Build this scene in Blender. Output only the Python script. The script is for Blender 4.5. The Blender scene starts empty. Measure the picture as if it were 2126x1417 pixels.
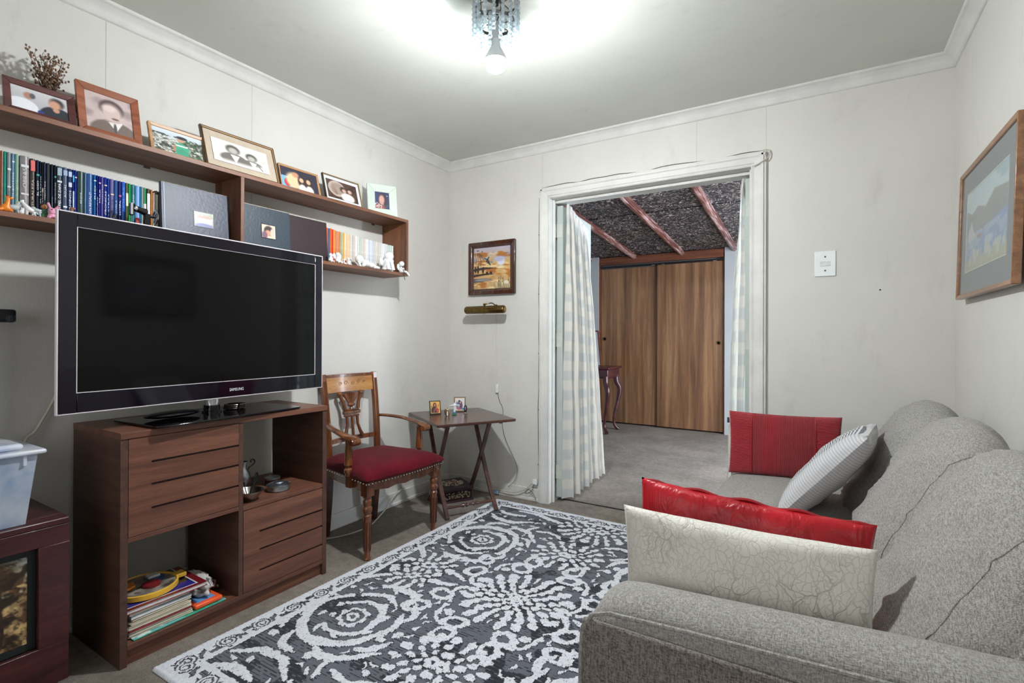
import bpy, bmesh, math, random
import numpy as np
from mathutils import Vector, Matrix, Euler, noise as mnoise
random.seed(7); RNG = np.random.RandomState(11)
C = bpy.context.scene.collection
scn = bpy.context.scene
R = math.radians
PI = math.pi

# ---------------------------------------------------------------- camera
cam = bpy.data.cameras.new('camera'); camo = bpy.data.objects.new('camera', cam); C.objects.link(camo)
YAW, PIT, ROL = -.549, .0022, -.0035
_f = Vector((math.sin(YAW)*math.cos(PIT), math.cos(YAW)*math.cos(PIT), math.sin(PIT)))
_r = Vector((math.cos(YAW), -math.sin(YAW), 0)); _d = -_r.cross(_f)
_rr = math.cos(ROL)*_r + math.sin(ROL)*_d; _dd = -math.sin(ROL)*_r + math.cos(ROL)*_d
camo.matrix_world = Matrix(((_rr.x, -_dd.x, -_f.x, 0), (_rr.y, -_dd.y, -_f.y, 0), (_rr.z, -_dd.z, -_f.z, 1.11), (0, 0, 0, 1)))
cam.sensor_width = 36; cam.lens = 1056/2126*36; cam.shift_y = -11.5/2126; cam.clip_start = .02
scn.camera = camo

# ---------------------------------------------------------------- world, lights, exposure
w = bpy.data.worlds.new('world'); scn.world = w; w.use_nodes = True
w.node_tree.nodes['Background'].inputs[0].default_value = (.75, .86, 1, 1)
w.node_tree.nodes['Background'].inputs[1].default_value = 1.0
scn.view_settings.view_transform = 'Standard'; scn.view_settings.look = 'None'
scn.view_settings.exposure = 0.3; scn.view_settings.gamma = 1; scn.view_settings.use_curve_mapping = False
BULB = (-1.055, 1.60, 2.145)
BULB_STRENGTH = 1580
def area(name, loc, rot, sx, sy, power, col):
    l = bpy.data.lights.new(name, 'AREA'); l.shape = 'RECTANGLE'; l.size = sx; l.size_y = sy; l.energy = power; l.color = col
    o = bpy.data.objects.new(name, l); C.objects.link(o); o.location = loc; o.rotation_euler = rot; return o
area('fill_light_rear', (-.75, -1.50, 1.45), (R(-90), 0, 0), 2.0, 1.3, 10, (1, .97, .93)).rotation_euler = (R(90), 0, 0)  # added fill light behind the camera, set in an invented window
area('window_light_next_room', (1.12, 4.55, 1.15), (0, R(90), 0), 1.9, 1.5, 165, (.80, .88, 1))
scn.cycles.max_bounces = 8; scn.cycles.diffuse_bounces = 5; scn.cycles.glossy_bounces = 4
scn.cycles.transmission_bounces = 4; scn.cycles.transparent_max_bounces = 12
scn.cycles.sample_clamp_indirect = 6; scn.cycles.caustics_refractive = False; scn.cycles.caustics_reflective = False

# ---------------------------------------------------------------- materials
def lin(c):
    return tuple((x/255/12.92 if x/255 <= .04045 else ((x/255+.055)/1.055)**2.4) for x in c)
def L4(c): return (*lin(c), 1)
_mats = {}
def nodes(name):
    m = bpy.data.materials.new(name); m.use_nodes = True
    nt = m.node_tree; return m, nt, nt.nodes['Principled BSDF'], nt.links.new
def mix(nt, a, b, fac, mode='MIX'):
    n = nt.nodes.new('ShaderNodeMix'); n.data_type = 'RGBA'; n.blend_type = mode
    for s, v in ((n.inputs[0], fac), (n.inputs[6], a), (n.inputs[7], b)):
        if hasattr(v, 'links') or isinstance(v, bpy.types.NodeSocket): nt.links.new(v, s)
        else: s.default_value = v
    return n.outputs[2]
def ramp(nt, src, stops, interp='LINEAR'):
    n = nt.nodes.new('ShaderNodeValToRGB'); n.color_ramp.interpolation = interp
    e = n.color_ramp.elements
    while len(e) < len(stops): e.new(.5)
    for k, (p, c) in enumerate(stops):
        e[k].position = p; e[k].color = c if len(c) == 4 else (*c, 1)
    nt.links.new(src, n.inputs[0]); return n.outputs[0]
def tex(nt, kind='Noise', scale=5, detail=4, rough=.5, stretch=(1, 1, 1), coord='Object', rot=(0, 0, 0), dist=0):
    tc = nt.nodes.new('ShaderNodeTexCoord'); mp = nt.nodes.new('ShaderNodeMapping')
    mp.inputs['Scale'].default_value = stretch; mp.inputs['Rotation'].default_value = rot
    nt.links.new(tc.outputs[coord], mp.inputs[0])
    n = nt.nodes.new('ShaderNodeTex'+kind)
    nt.links.new(mp.outputs[0], n.inputs['Vector'])
    if 'Scale' in n.inputs: n.inputs['Scale'].default_value = scale
    if 'Detail' in n.inputs: n.inputs['Detail'].default_value = detail
    if kind == 'Noise':
        n.inputs['Roughness'].default_value = rough; n.inputs['Distortion'].default_value = dist
    return n
def bump(nt, h, strength, dist=.01, chain=None):
    b = nt.nodes.new('ShaderNodeBump'); b.inputs['Strength'].default_value = strength; b.inputs['Distance'].default_value = dist
    nt.links.new(h, b.inputs['Height'])
    if chain: nt.links.new(chain, b.inputs['Normal'])
    nt.links.new(b.outputs[0], nt.nodes['Principled BSDF'].inputs['Normal']); return b.outputs[0]
def plain(name, col, rough=.5, metal=0, var=.10, scale=30, bmp=0, coat=0, spec=.5, sheen=0):
    if name in _mats: return _mats[name]
    m, nt, p, lk = nodes(name)
    n = tex(nt, scale=scale)
    a = tuple(min(1, x*(1+var)) for x in lin(col)); b = tuple(x*(1-var) for x in lin(col))
    lk(ramp(nt, n.outputs[0], [(.3, b), (.7, a)]), p.inputs['Base Color'])
    p.inputs['Roughness'].default_value = rough; p.inputs['Metallic'].default_value = metal
    p.inputs['Coat Weight'].default_value = coat; p.inputs['Coat Roughness'].default_value = .08
    p.inputs['Specular IOR Level'].default_value = spec; p.inputs['Sheen Weight'].default_value = sheen
    if bmp: bump(nt, n.outputs[0], bmp, .004)
    _mats[name] = m; return m
def wood(name, dark, mid, light, rough=.4, axis='y', scale=9, coat=.0, stretch=14, bmp=.08):
    if name in _mats: return _mats[name]
    m, nt, p, lk = nodes(name)
    s = {'x': (1/stretch*3, 3, 3), 'y': (3, 1/stretch*3, 3), 'z': (3, 3, 1/stretch*3)}[axis]
    n = tex(nt, scale=scale, detail=6, rough=.62, stretch=s, dist=.35)
    n2 = tex(nt, scale=scale*9, detail=3, rough=.6, stretch=s)
    c = ramp(nt, n.outputs[0], [(.28, lin(dark)), (.5, lin(mid)), (.74, lin(light))])
    f = ramp(nt, n2.outputs[0], [(.35, (.72, .72, .72)), (.6, (1, 1, 1))])
    lk(mix(nt, c, f, .8, 'MULTIPLY'), p.inputs['Base Color'])
    p.inputs['Roughness'].default_value = rough; p.inputs['Coat Weight'].default_value = coat; p.inputs['Coat Roughness'].default_value = .12
    bump(nt, n2.outputs[0], bmp, .002)
    _mats[name] = m; return m
def painted(name, base, smudge=.06, bmp=.25, scale=1.6):
    m, nt, p, lk = nodes(name)
    a = tex(nt, scale=scale, detail=5, rough=.6); b = tex(nt, scale=scale*4.5, detail=6, rough=.7, stretch=(1, 1, .45))
    hi = tuple(min(1, x*(1+smudge*.4)) for x in lin(base)); lo = tuple(x*(1-smudge) for x in lin(base))
    c1 = ramp(nt, a.outputs[0], [(.3, lo), (.62, hi)])
    c2 = ramp(nt, b.outputs[0], [(.26, (.86, .855, .84)), (.42, (1, 1, 1))])
    lk(mix(nt, c1, c2, .7, 'MULTIPLY'), p.inputs['Base Color'])
    p.inputs['Roughness'].default_value = .62
    f = tex(nt, scale=95, detail=5, rough=.6, stretch=(1, 1, .55)); g = tex(nt, scale=14, detail=3)
    ch = bump(nt, f.outputs[0], bmp, .003); bump(nt, g.outputs[0], bmp*.6, .01, ch)
    return m
M_wall = painted('wall_paint', (207, 205, 199))
M_ceil = painted('ceiling_paint', (204, 206, 198), .05, .08)
M_trim = painted('trim_paint', (210, 209, 205), .10, .12, 6)
M_doorp = plain('door_paint_green_grey', (176, 184, 178), .45, var=.04, scale=6)
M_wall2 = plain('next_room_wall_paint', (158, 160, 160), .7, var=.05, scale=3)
def carpet():
    m, nt, p, lk = nodes('carpet')
    a = tex(nt, scale=2.2, detail=6, rough=.7); b = tex(nt, scale=160, detail=4, rough=.8); c = tex(nt, scale=28, detail=5, rough=.7)
    c1 = ramp(nt, a.outputs[0], [(.3, lin((136, 127, 117))), (.7, lin((178, 167, 156)))])
    c2 = ramp(nt, b.outputs[0], [(.3, (.55, .55, .55)), (.7, (1.0, 1.0, 1.0))])
    c3 = ramp(nt, c.outputs[0], [(.35, (.78, .78, .78)), (.6, (1, 1, 1))])
    lk(mix(nt, mix(nt, c1, c2, 1, 'MULTIPLY'), c3, 1, 'MULTIPLY'), p.inputs['Base Color'])
    p.inputs['Roughness'].default_value = .95; p.inputs['Specular IOR Level'].default_value = .1
    ch = bump(nt, b.outputs[0], .9, .006); bump(nt, c.outputs[0], .8, .012, ch)
    return m
M_carpet = carpet()
M_cab = wood('cabinet_walnut', (80, 49, 38), (110, 70, 54), (132, 88, 68), .42, 'y', 8, stretch=18)
M_cabdark = wood('cabinet_side_walnut', (62, 40, 33), (84, 56, 45), (98, 66, 52), .5, 'x', 8, stretch=18)
M_groove = plain('groove_dark', (48, 34, 34), .6)
M_shelf = wood('shelf_teak', (92, 58, 42), (124, 81, 58), (146, 98, 72), .5, 'y', 8, stretch=16)
M_shelfend = wood('shelf_teak_upright', (84, 52, 36), (116, 74, 50), (136, 90, 62), .5, 'z', 8, stretch=16)
M_chair = wood('chair_honey_wood', (62, 30, 15), (112, 62, 30), (150, 92, 50), .25, 'z', 7, .5, 9, .05)
M_inlay = wood('chair_inlay_veneer', (150, 98, 50), (182, 128, 72), (200, 148, 88), .25, 'y', 7, .4, 10, .03)
M_tray = wood('dark_mahogany', (48, 26, 22), (74, 42, 34), (100, 62, 50), .28, 'y', 7, .35, 9, .05)
M_chest = wood('chest_rosewood', (40, 18, 20), (68, 28, 32), (92, 44, 44), .35, 'y', 6, .2, 6, .1)
M_wardrobe = wood('wardrobe_veneer', (76, 50, 34), (120, 84, 56), (156, 118, 82), .42, 'z', 5, .1, 24, .04)
M_wardframe = wood('wardrobe_frame', (76, 42, 28), (102, 58, 38), (124, 74, 50), .4, 'x', 8)
M_beam = wood('beam_redwood_highlights', (58, 28, 24), (118, 72, 64), (230, 208, 202), .35, 'y', 9, .3, 9, .2)  # pale streaks put the beams' glossy highlights into the wood colour
M_duckframe = wood('painting_frame_mahogany', (44, 20, 12), (66, 32, 20), (84, 44, 28), .22, 'z', 8, .6)
M_oak = wood('oak_frame', (150, 108, 70), (178, 134, 92), (198, 156, 112), .35, 'y', 10, .3)
M_redwood = wood('red_brown_frame', (108, 58, 36), (146, 84, 56), (164, 100, 70), .35, 'y', 10, .3)
M_maroon = wood('maroon_frame', (58, 26, 26), (84, 42, 40), (104, 56, 52), .3, 'y', 10, .4)
M_black = plain('black_plastic', (18, 18, 20), .35)
M_gloss = plain('gloss_black', (8, 7, 10), .06, var=.02, spec=.5)
M_bezel = plain('bezel_purple_black', (13, 9, 20), .05, var=.02, spec=.42, scale=3)
M_screen = plain('screen_dark', (13, 12, 12), .07, var=.02, scale=3, spec=.16)
M_chrome = plain('chrome', (200, 202, 206), .12, 1, .03)
M_acryl = plain('clear_acrylic_edge', (214, 208, 214), .15, var=.03)
M_brass = plain('aged_brass', (112, 92, 52), .3, 1, .25, 60)
M_pewter = plain('pewter', (168, 174, 178), .38, 1, .25, 60)
M_pewdark = plain('dark_pewter', (58, 60, 62), .35, 1, .25, 60)
M_whitepl = plain('white_plastic', (226, 232, 230), .35, var=.02)
M_white = plain('white_porcelain', (226, 228, 228), .22, var=.03, coat=.5)
M_wirew = plain('white_cable', (190, 186, 172), .5)
M_wireb = plain('brown_cable', (84, 78, 68), .5)
M_red_velvet = plain('burgundy_velvet', (88, 6, 22), .85, var=.25, scale=9, bmp=.1, sheen=.06, spec=.15)
M_nail = plain('silver_nail', (212, 208, 200), .25, 1)
def fabric(name, c1, c2, scale=420, bmp=.6, sheen=.1, soft=.9):
    m, nt, p, lk = nodes(name)
    n1 = tex(nt, scale=scale, detail=2, rough=.7, stretch=(.22, 1, 1)); n2 = tex(nt, scale=scale, detail=2, rough=.7, stretch=(1, .22, .22)); big = tex(nt, scale=4, detail=4)
    a = mix(nt, n1.outputs[0], n2.outputs[0], .5)
    c = ramp(nt, a, [(.40, lin(c2)), (.60, lin(c1))])
    f = ramp(nt, big.outputs[0], [(.3, (.90, .90, .90)), (.7, (1, 1, 1))])
    lk(mix(nt, c, f, 1, 'MULTIPLY'), p.inputs['Base Color'])
    p.inputs['Roughness'].default_value = soft; p.inputs['Sheen Weight'].default_value = sheen; p.inputs['Specular IOR Level'].default_value = .2
    bump(nt, a, bmp, .004); return m
M_sofa = fabric('sofa_grey_weave', (184, 181, 176), (126, 123, 118), 560, .9)
M_sofaside = fabric('sofa_side_taupe_weave', (154, 146, 138), (86, 80, 76), 460, .9)
M_needle = fabric('needlework_dark', (70, 40, 44), (40, 20, 28), 700)
def attr_mat(name, rough=.6, coat=0, bmp=0, bscale=200, sheen=0, spec=.5):
    m, nt, p, lk = nodes(name)
    a = nt.nodes.new('ShaderNodeAttribute'); a.attribute_name = 'Col'
    n = tex(nt, scale=bscale, detail=4)
    f = ramp(nt, n.outputs[0], [(.3, (.93, .93, .93)), (.7, (1, 1, 1))])
    lk(mix(nt, a.outputs[0], f, 1, 'MULTIPLY'), p.inputs['Base Color'])
    p.inputs['Roughness'].default_value = rough; p.inputs['Coat Weight'].default_value = coat; p.inputs['Coat Roughness'].default_value = .05
    p.inputs['Sheen Weight'].default_value = sheen; p.inputs['Specular IOR Level'].default_value = spec
    if bmp: bump(nt, n.outputs[0], bmp, .003)
    return m
M_photo = attr_mat('photo_print', .35, .35)
M_paintpic = attr_mat('painted_picture', .5, .15, .1, 60)
M_rug = attr_mat('rug_pile', .95, 0, .8, 260, .2, .1)
M_cloth = attr_mat('printed_cloth', .85, 0, .4, 120, .2)
def curtain_mat():
    m, nt, p, lk = nodes('curtain_sheer_check')
    a = nt.nodes.new('ShaderNodeAttribute'); a.attribute_name = 'Col'
    n = tex(nt, scale=300, detail=3)
    d = nt.nodes.new('ShaderNodeBsdfDiffuse'); t = nt.nodes.new('ShaderNodeBsdfTranslucent'); mx = nt.nodes.new('ShaderNodeMixShader')
    c = mix(nt, a.outputs[0], ramp(nt, n.outputs[0], [(.3, (.9, .9, .9)), (.7, (1, 1, 1))]), 1, 'MULTIPLY')
    lk(c, d.inputs[0]); lk(c, t.inputs[0]); mx.inputs[0].default_value = .22
    lk(d.outputs[0], mx.inputs[1]); lk(t.outputs[0], mx.inputs[2]); lk(mx.outputs[0], nt.nodes['Material Output'].inputs[0])
    return m
M_curtain = curtain_mat()
def glassy(name, col, op=.25, rough=.05):
    m, nt, p, lk = nodes(name)
    tr = nt.nodes.new('ShaderNodeBsdfTransparent'); tr.inputs[0].default_value = (*lin(col), 1)
    gl = nt.nodes.new('ShaderNodeBsdfGlossy'); gl.inputs['Roughness'].default_value = rough
    df = nt.nodes.new('ShaderNodeBsdfDiffuse'); n = tex(nt, scale=12); lk(ramp(nt, n.outputs[0], [(.3, lin(col)), (.7, (1, 1, 1))]), df.inputs[0])
    fr = nt.nodes.new('ShaderNodeFresnel'); fr.inputs[0].default_value = 1.5
    m1 = nt.nodes.new('ShaderNodeMixShader'); m1.inputs[0].default_value = op; lk(tr.outputs[0], m1.inputs[1]); lk(df.outputs[0], m1.inputs[2])
    m2 = nt.nodes.new('ShaderNodeMixShader'); lk(fr.outputs[0], m2.inputs[0]); lk(m1.outputs[0], m2.inputs[1]); lk(gl.outputs[0], m2.inputs[2])
    ge = nt.nodes.new('ShaderNodeNewGeometry'); iv = nt.nodes.new('ShaderNodeMath'); iv.operation = 'SUBTRACT'; iv.inputs[0].default_value = 1; lk(ge.outputs['Backfacing'], iv.inputs[1])
    mu = nt.nodes.new('ShaderNodeMath'); mu.operation = 'MULTIPLY'; lk(fr.outputs[0], mu.inputs[0]); lk(iv.outputs[0], mu.inputs[1]); lk(mu.outputs[0], m2.inputs[0])
    lk(m2.outputs[0], nt.nodes['Material Output'].inputs[0]); return m
M_crystal = glassy('crystal', (226, 236, 240), .34, .03)
M_box = glassy('frosted_plastic', (176, 200, 226), .48, .3)
M_lidp = glassy('lid_plastic', (216, 226, 246), .62, .25)

# ---------------------------------------------------------------- geometry helpers
class G:
    def __init__(s): s.v = []; s.f = []; s.c = []
    def add(s, vs, fs):
        b = len(s.v); s.v += [tuple(x) for x in vs]; s.f += [tuple(i+b for i in f) for f in fs]; return s
    def box(s, x0, x1, y0, y1, z0, z1, m=None):
        vs = [Vector((x, y, z)) for x in (x0, x1) for y in (y0, y1) for z in (z0, z1)]
        if m: vs = [m @ v for v in vs]
        return s.add(vs, [(0, 1, 3, 2), (4, 6, 7, 5), (0, 4, 5, 1), (2, 3, 7, 6), (0, 2, 6, 4), (1, 5, 7, 3)])
    def tube(s, pts, rad, n=8, sq=None, cap=True, flat=1):
        pts = [Vector(p) for p in pts]; k = len(pts)
        rad = [rad]*k if not hasattr(rad, '__len__') else [float(x) for x in rad]
        T = [(pts[min(i+1, k-1)]-pts[max(i-1, 0)]).normalized() for i in range(k)]
        u = T[0].orthogonal().normalized()
        if abs(T[0].z) < .9: u = Vector((0, 0, 1)).cross(T[0]).normalized()
        else: u = Vector((1, 0, 0))
        vs = []
        for i in range(k):
            u = (u - T[i]*u.dot(T[i])).normalized(); w_ = T[i].cross(u)
            for j in range(n):
                a = 2*PI*(j+(.5 if n == 4 else 0))/n
                vs.append(pts[i]+rad[i]*(math.cos(a)*u+flat*math.sin(a)*w_))
        fs = [(i*n+j, i*n+(j+1) % n, (i+1)*n+(j+1) % n, (i+1)*n+j) for i in range(k-1) for j in range(n)]
        if cap: fs += [tuple(range(n))[::-1], tuple((k-1)*n+j for j in range(n))]
        return s.add(vs, fs)
    def lathe(s, prof, c=(0, 0, 0), n=20, m=None, cap=True):
        m = m or Matrix.Translation(Vector(c)); vs = []
        for r, z in prof:
            for j in range(n): vs.append(m @ Vector((r*math.cos(2*PI*j/n), r*math.sin(2*PI*j/n), z)))
        k = len(prof)
        fs = [(i*n+j, i*n+(j+1) % n, (i+1)*n+(j+1) % n, (i+1)*n+j) for i in range(k-1) for j in range(n)]
        if cap: fs += [tuple(range(n))[::-1], tuple((k-1)*n+j for j in range(n))]
        return s.add(vs, fs)
    def ell(s, c, r, n=12, k=8, m=None):
        rx, ry, rz = r if hasattr(r, '__len__') else (r, r, r); c = Vector(c); vs = [Vector((0, 0, -rz))]
        for i in range(1, k):
            t = -PI/2+PI*i/k
            for j in range(n): vs.append(Vector((rx*math.cos(t)*math.cos(2*PI*j/n), ry*math.cos(t)*math.sin(2*PI*j/n), rz*math.sin(t))))
        vs.append(Vector((0, 0, rz)))
        if m: vs = [m @ v for v in vs]
        vs = [v+c for v in vs]
        fs = [(0, 1+(j+1) % n, 1+j) for j in range(n)]
        fs += [(1+i*n+j, 1+i*n+(j+1) % n, 1+(i+1)*n+(j+1) % n, 1+(i+1)*n+j) for i in range(k-2) for j in range(n)]
        e = len(vs)-1; o = 1+(k-2)*n
        fs += [(o+j, o+(j+1) % n, e) for j in range(n)]
        return s.add(vs, fs)
    def prism(s, poly, d0, d1, m=None):
        """poly in local (a,b) -> extruded along third axis; m maps (a,b,c)"""
        m = m or Matrix.Identity(4); n = len(poly)
        vs = [m @ Vector((a, b, d0)) for a, b in poly]+[m @ Vector((a, b, d1)) for a, b in poly]
        fs = [tuple(range(n))[::-1], tuple(range(n, 2*n))]+[(i, (i+1) % n, n+(i+1) % n, n+i) for i in range(n)]
        return s.add(vs, fs)
    def grid(s, P, closed_u=False):
        nu, nv = len(P), len(P[0]); vs = [p for row in P for p in row]
        fs = [(i*nv+j, ((i+1) % nu)*nv+j, ((i+1) % nu)*nv+j+1, i*nv+j+1) for i in range(nu if closed_u else nu-1) for j in range(nv-1)]
        return s.add(vs, fs)
    def xf(s, m): s.v = [tuple(m @ Vector(v)) for v in s.v]; return s
    def out(s, name, mat, parent=None, bevel=0, ang=38, loc=None, seg=2, sub=0, remesh=0, weld=False, rot=None):
        me = bpy.data.meshes.new(name); me.from_pydata(s.v, [], s.f)
        bm = bmesh.new(); bm.from_mesh(me)
        if weld: bmesh.ops.remove_doubles(bm, verts=bm.verts, dist=1e-5)
        bmesh.ops.recalc_face_normals(bm, faces=bm.faces); bm.to_mesh(me); bm.free()
        me.polygons.foreach_set('use_smooth', [True]*len(me.polygons))
        me.set_sharp_from_angle(angle=R(ang)) if not (sub or remesh) else None
        me.materials.append(mat)
        o = bpy.data.objects.new(name, me); C.objects.link(o)
        if parent: o.parent = parent
        if loc: o.location = loc
        if rot: o.rotation_euler = rot
        if remesh:
            r = o.modifiers.new('r', 'REMESH'); r.mode = 'VOXEL'; r.voxel_size = remesh; r.use_smooth_shade = True
            q = o.modifiers.new('s', 'SMOOTH'); q.iterations = 4; q.factor = .6
        if bevel:
            b = o.modifiers.new('b', 'BEVEL'); b.width = bevel; b.segments = seg; b.limit_method = 'ANGLE'; b.angle_limit = R(40); b.harden_normals = False
        if sub:
            q = o.modifiers.new('s', 'SUBSURF'); q.levels = q.render_levels = sub
        return o
def tag(o, label, cat, group=None, kind=None):
    if label: o['label'] = label
    if cat: o['category'] = cat
    if group: o['group'] = group
    if kind: o['kind'] = kind
    return o
def thing(name, label, cat, loc=(0, 0, 0), rz=0, group=None, kind=None):
    o = bpy.data.objects.new(name, None); C.objects.link(o); o.empty_display_size = .05
    o.location = loc; o.rotation_euler = (0, 0, rz); return tag(o, label, cat, group, kind)
def struct(o): o['kind'] = 'structure'; return o
def copy_tree(o, parent=None):
    c = o.copy(); C.objects.link(c); c.parent = parent
    for ch in list(o.children): copy_tree(ch, c)
    return c
def T(*a): return Matrix.Translation(Vector(a))
def RX(a): return Matrix.Rotation(R(a), 4, 'X')
def RY(a): return Matrix.Rotation(R(a), 4, 'Y')
def RZ(a): return Matrix.Rotation(R(a), 4, 'Z')
def arc(cx, cy, r, a0, a1, n): return [(cx+r*math.cos(R(a0+(a1-a0)*i/n)), cy+r*math.sin(R(a0+(a1-a0)*i/n))) for i in range(n+1)]
def smooth_path(pts, n=8):
    P = [Vector(p) for p in pts]; out = []
    for i in range(len(P)-1):
        a, b, c, d = P[max(i-1, 0)], P[i], P[i+1], P[min(i+2, len(P)-1)]
        for k in range(n):
            t = k/n; out.append(.5*((2*b)+(c-a)*t+(2*a-5*b+4*c-d)*t*t+(3*b-a-3*c+d)*t**3))
    out.append(P[-1]); return out
def color_mesh(name, verts, faces, cols, mat, parent=None, domain='POINT'):
    me = bpy.data.meshes.new(name); me.from_pydata([tuple(v) for v in verts], [], faces)
    at = me.color_attributes.new('Col', 'FLOAT_COLOR', 'POINT') if domain == 'POINT' else me.attributes.new('Col', 'FLOAT_COLOR', 'FACE')
    c = np.ones((len(cols), 4), dtype=np.float32); a = np.clip(np.asarray(cols, dtype=np.float64), 0, 1)
    c[:, :3] = np.where(a <= .04045, a/12.92, ((a+.055)/1.055)**2.4)
    at.data.foreach_set('color', c.ravel())
    me.polygons.foreach_set('use_smooth', [True]*len(me.polygons)); me.materials.append(mat)
    o = bpy.data.objects.new(name, me); C.objects.link(o)
    if parent: o.parent = parent
    return o
def text_mesh(name, s, size, mat, parent, m, depth=.0006, width=None, ax=1):
    cu = bpy.data.curves.new('t', 'FONT'); cu.body = s; cu.size = size; cu.extrude = depth; cu.align_x = 'CENTER'; cu.align_y = 'CENTER'; cu.resolution_u = 2
    to = bpy.data.objects.new('t', cu); C.objects.link(to)
    dg = bpy.context.evaluated_depsgraph_get(); me = bpy.data.meshes.new_from_object(to.evaluated_get(dg))
    bpy.data.objects.remove(to); me.name = name
    if len(me.vertices) == 0: return None
    if width:
        xs = [v.co.x for v in me.vertices]; k = width/(max(xs)-min(xs)); me.transform(Matrix.Diagonal((k, ax, 1, 1)))
    me.transform(m); me.materials.clear(); me.materials.append(mat)
    o = bpy.data.objects.new(name, me); C.objects.link(o); o.parent = parent; return o

# painting canvas (numpy): every photo, painting and print is drawn here from simple strokes
class Cv:
    def __init__(s, w, h, col):
        s.w, s.h = w, h; s.a = np.zeros((h, w, 3)); s.a[:] = np.array(col)/255
        s.X, s.Y = np.meshgrid((np.arange(w)+.5)/w, (np.arange(h)+.5)/h)     # Y down
    def put(s, m, col): s.a += (np.array(col)/255-s.a)*m[..., None]; return s
    def ell(s, cx, cy, rx, ry, col, soft=.15, ang=0, al=1):
        c, n = math.cos(R(ang)), math.sin(R(ang)); dx, dy = s.X-cx, (s.Y-cy)
        d = np.sqrt(((dx*c+dy*n)/rx)**2+((-dx*n+dy*c)/ry)**2)
        return s.put(al*np.clip((1-d)/soft+.5, 0, 1), col)
    def rect(s, x0, y0, x1, y1, col, al=1): return s.put(al*((s.X >= x0)*(s.X <= x1)*(s.Y >= y0)*(s.Y <= y1)).astype(float), col)
    def poly(s, pts, col, al=1):
        ins = np.zeros(s.X.shape, bool); n = len(pts)
        for i in range(n):
            (x0, y0), (x1, y1) = pts[i], pts[(i+1) % n]
            c = ((y0 > s.Y) != (y1 > s.Y)) & (s.X < (x1-x0)*(s.Y-y0)/((y1-y0) if y1 != y0 else 1e-9)+x0); ins ^= c
        return s.put(al*ins.astype(float), col)
    def line(s, pts, wd, col, al=1):
        m = np.zeros(s.X.shape)
        for (x0, y0), (x1, y1) in zip(pts[:-1], pts[1:]):
            dx, dy = x1-x0, y1-y0; t = np.clip(((s.X-x0)*dx+(s.Y-y0)*dy)/(dx*dx+dy*dy+1e-9), 0, 1)
            d = np.hypot(s.X-x0-t*dx, s.Y-y0-t*dy); m = np.maximum(m, np.clip((wd-d)/(wd*.4)+.5, 0, 1))
        return s.put(m*al, col)
    def vgrad(s, c0, c1, y0=0, y1=1):
        t = np.clip((s.Y-y0)/(y1-y0), 0, 1)[..., None]; m = ((s.Y >= y0)*(s.Y <= y1))[..., None]
        s.a = np.where(m, np.array(c0)/255*(1-t)+np.array(c1)/255*t, s.a); return s
    def fbm(s, fx, fy=None, oct=3, seed=0):
        fy = fy or fx; r = np.random.RandomState(seed); out = np.zeros(s.X.shape); amp = 1; tot = 0
        for o in range(oct):
            gx, gy = int(fx*2**o)+2, int(fy*2**o)+2; g = r.rand(gy+1, gx+1)
            x = s.X*(gx-1); y = s.Y*(gy-1); i = x.astype(int); j = y.astype(int); u = x-i; v = y-j; u = u*u*(3-2*u); v = v*v*(3-2*v)
            out += amp*((g[j, i]*(1-u)+g[j, i+1]*u)*(1-v)+(g[j+1, i]*(1-u)+g[j+1, i+1]*u)*v); tot += amp; amp *= .55
        return out/tot
    def noise(s, col, fx, fy=None, lo=.5, hi=.65, mask=1, seed=0, oct=3, al=1):
        return s.put(al*mask*np.clip((s.fbm(fx, fy, oct, seed)-lo)/(hi-lo), 0, 1), col)
    def zone(s, x0, y0, x1, y1): return ((s.X >= x0)*(s.X <= x1)*(s.Y >= y0)*(s.Y <= y1)).astype(float)
def pic(name, cv, wd, ht, mat, parent, m):
    """upright sheet in the local YZ plane facing +X, centred, image left = -Y"""
    vs = [m @ Vector((0, -wd/2+wd*i/(cv.w-1), ht/2-ht*j/(cv.h-1))) for j in range(cv.h) for i in range(cv.w)]
    fs = [(j*cv.w+i, (j+1)*cv.w+i, (j+1)*cv.w+i+1, j*cv.w+i+1) for j in range(cv.h-1) for i in range(cv.w-1)]
    return color_mesh(name, vs, fs, cv.a.reshape(-1, 3), mat, parent)
def person_bust(cv, cx, cy, s, skin, hair, cloth, asp=1.0):
    cv.ell(cx, cy+.62*s, .52*s/asp, .42*s, cloth, .15); cv.ell(cx, cy+.2*s, .09*s/asp, .16*s, skin, .3)
    cv.ell(cx, cy-.03*s, .20*s/asp, .27*s, hair, .25); cv.ell(cx, cy+.03*s, .155*s/asp, .21*s, skin, .45)

# ================================================================ THE ROOM
XL, XR, YB, ZC = -2.411, .513, 3.031, 2.41
YR = -1.6           # wall behind the camera
OX0, OX1, OZ = -1.555, -.335, 2.035     # doorway
YD = 3.165          # far face of the doorway wall
def plate(name, g, mat): return struct(g.out(name, mat, weld=False, ang=30))
plate('floor', G().box(XL-.4, 1.25, YR-.1, 6.75, -.1, 0), M_carpet)
plate('ceiling', G().box(XL-.1, XR+.1, YR-.1, YD-.01, ZC, ZC+.08), M_ceil)
plate('wall_left', G().box(XL-.1, XL, YR-.1, YB+.01, 0, ZC), M_wall)
plate('wall_right', G().box(XR, XR+.1, YR-.1, YB+.01, 0, ZC), M_wall)
g = G().box(XL-.1, OX0-.015, YB, YD-.002, 0, ZC).box(OX1+.015, XR+.1, YB, YD-.002, 0, ZC).box(OX0-.015, OX1+.015, YB, YD-.002, OZ+.015, ZC)
plate('wall_back', g, M_wall)
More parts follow.
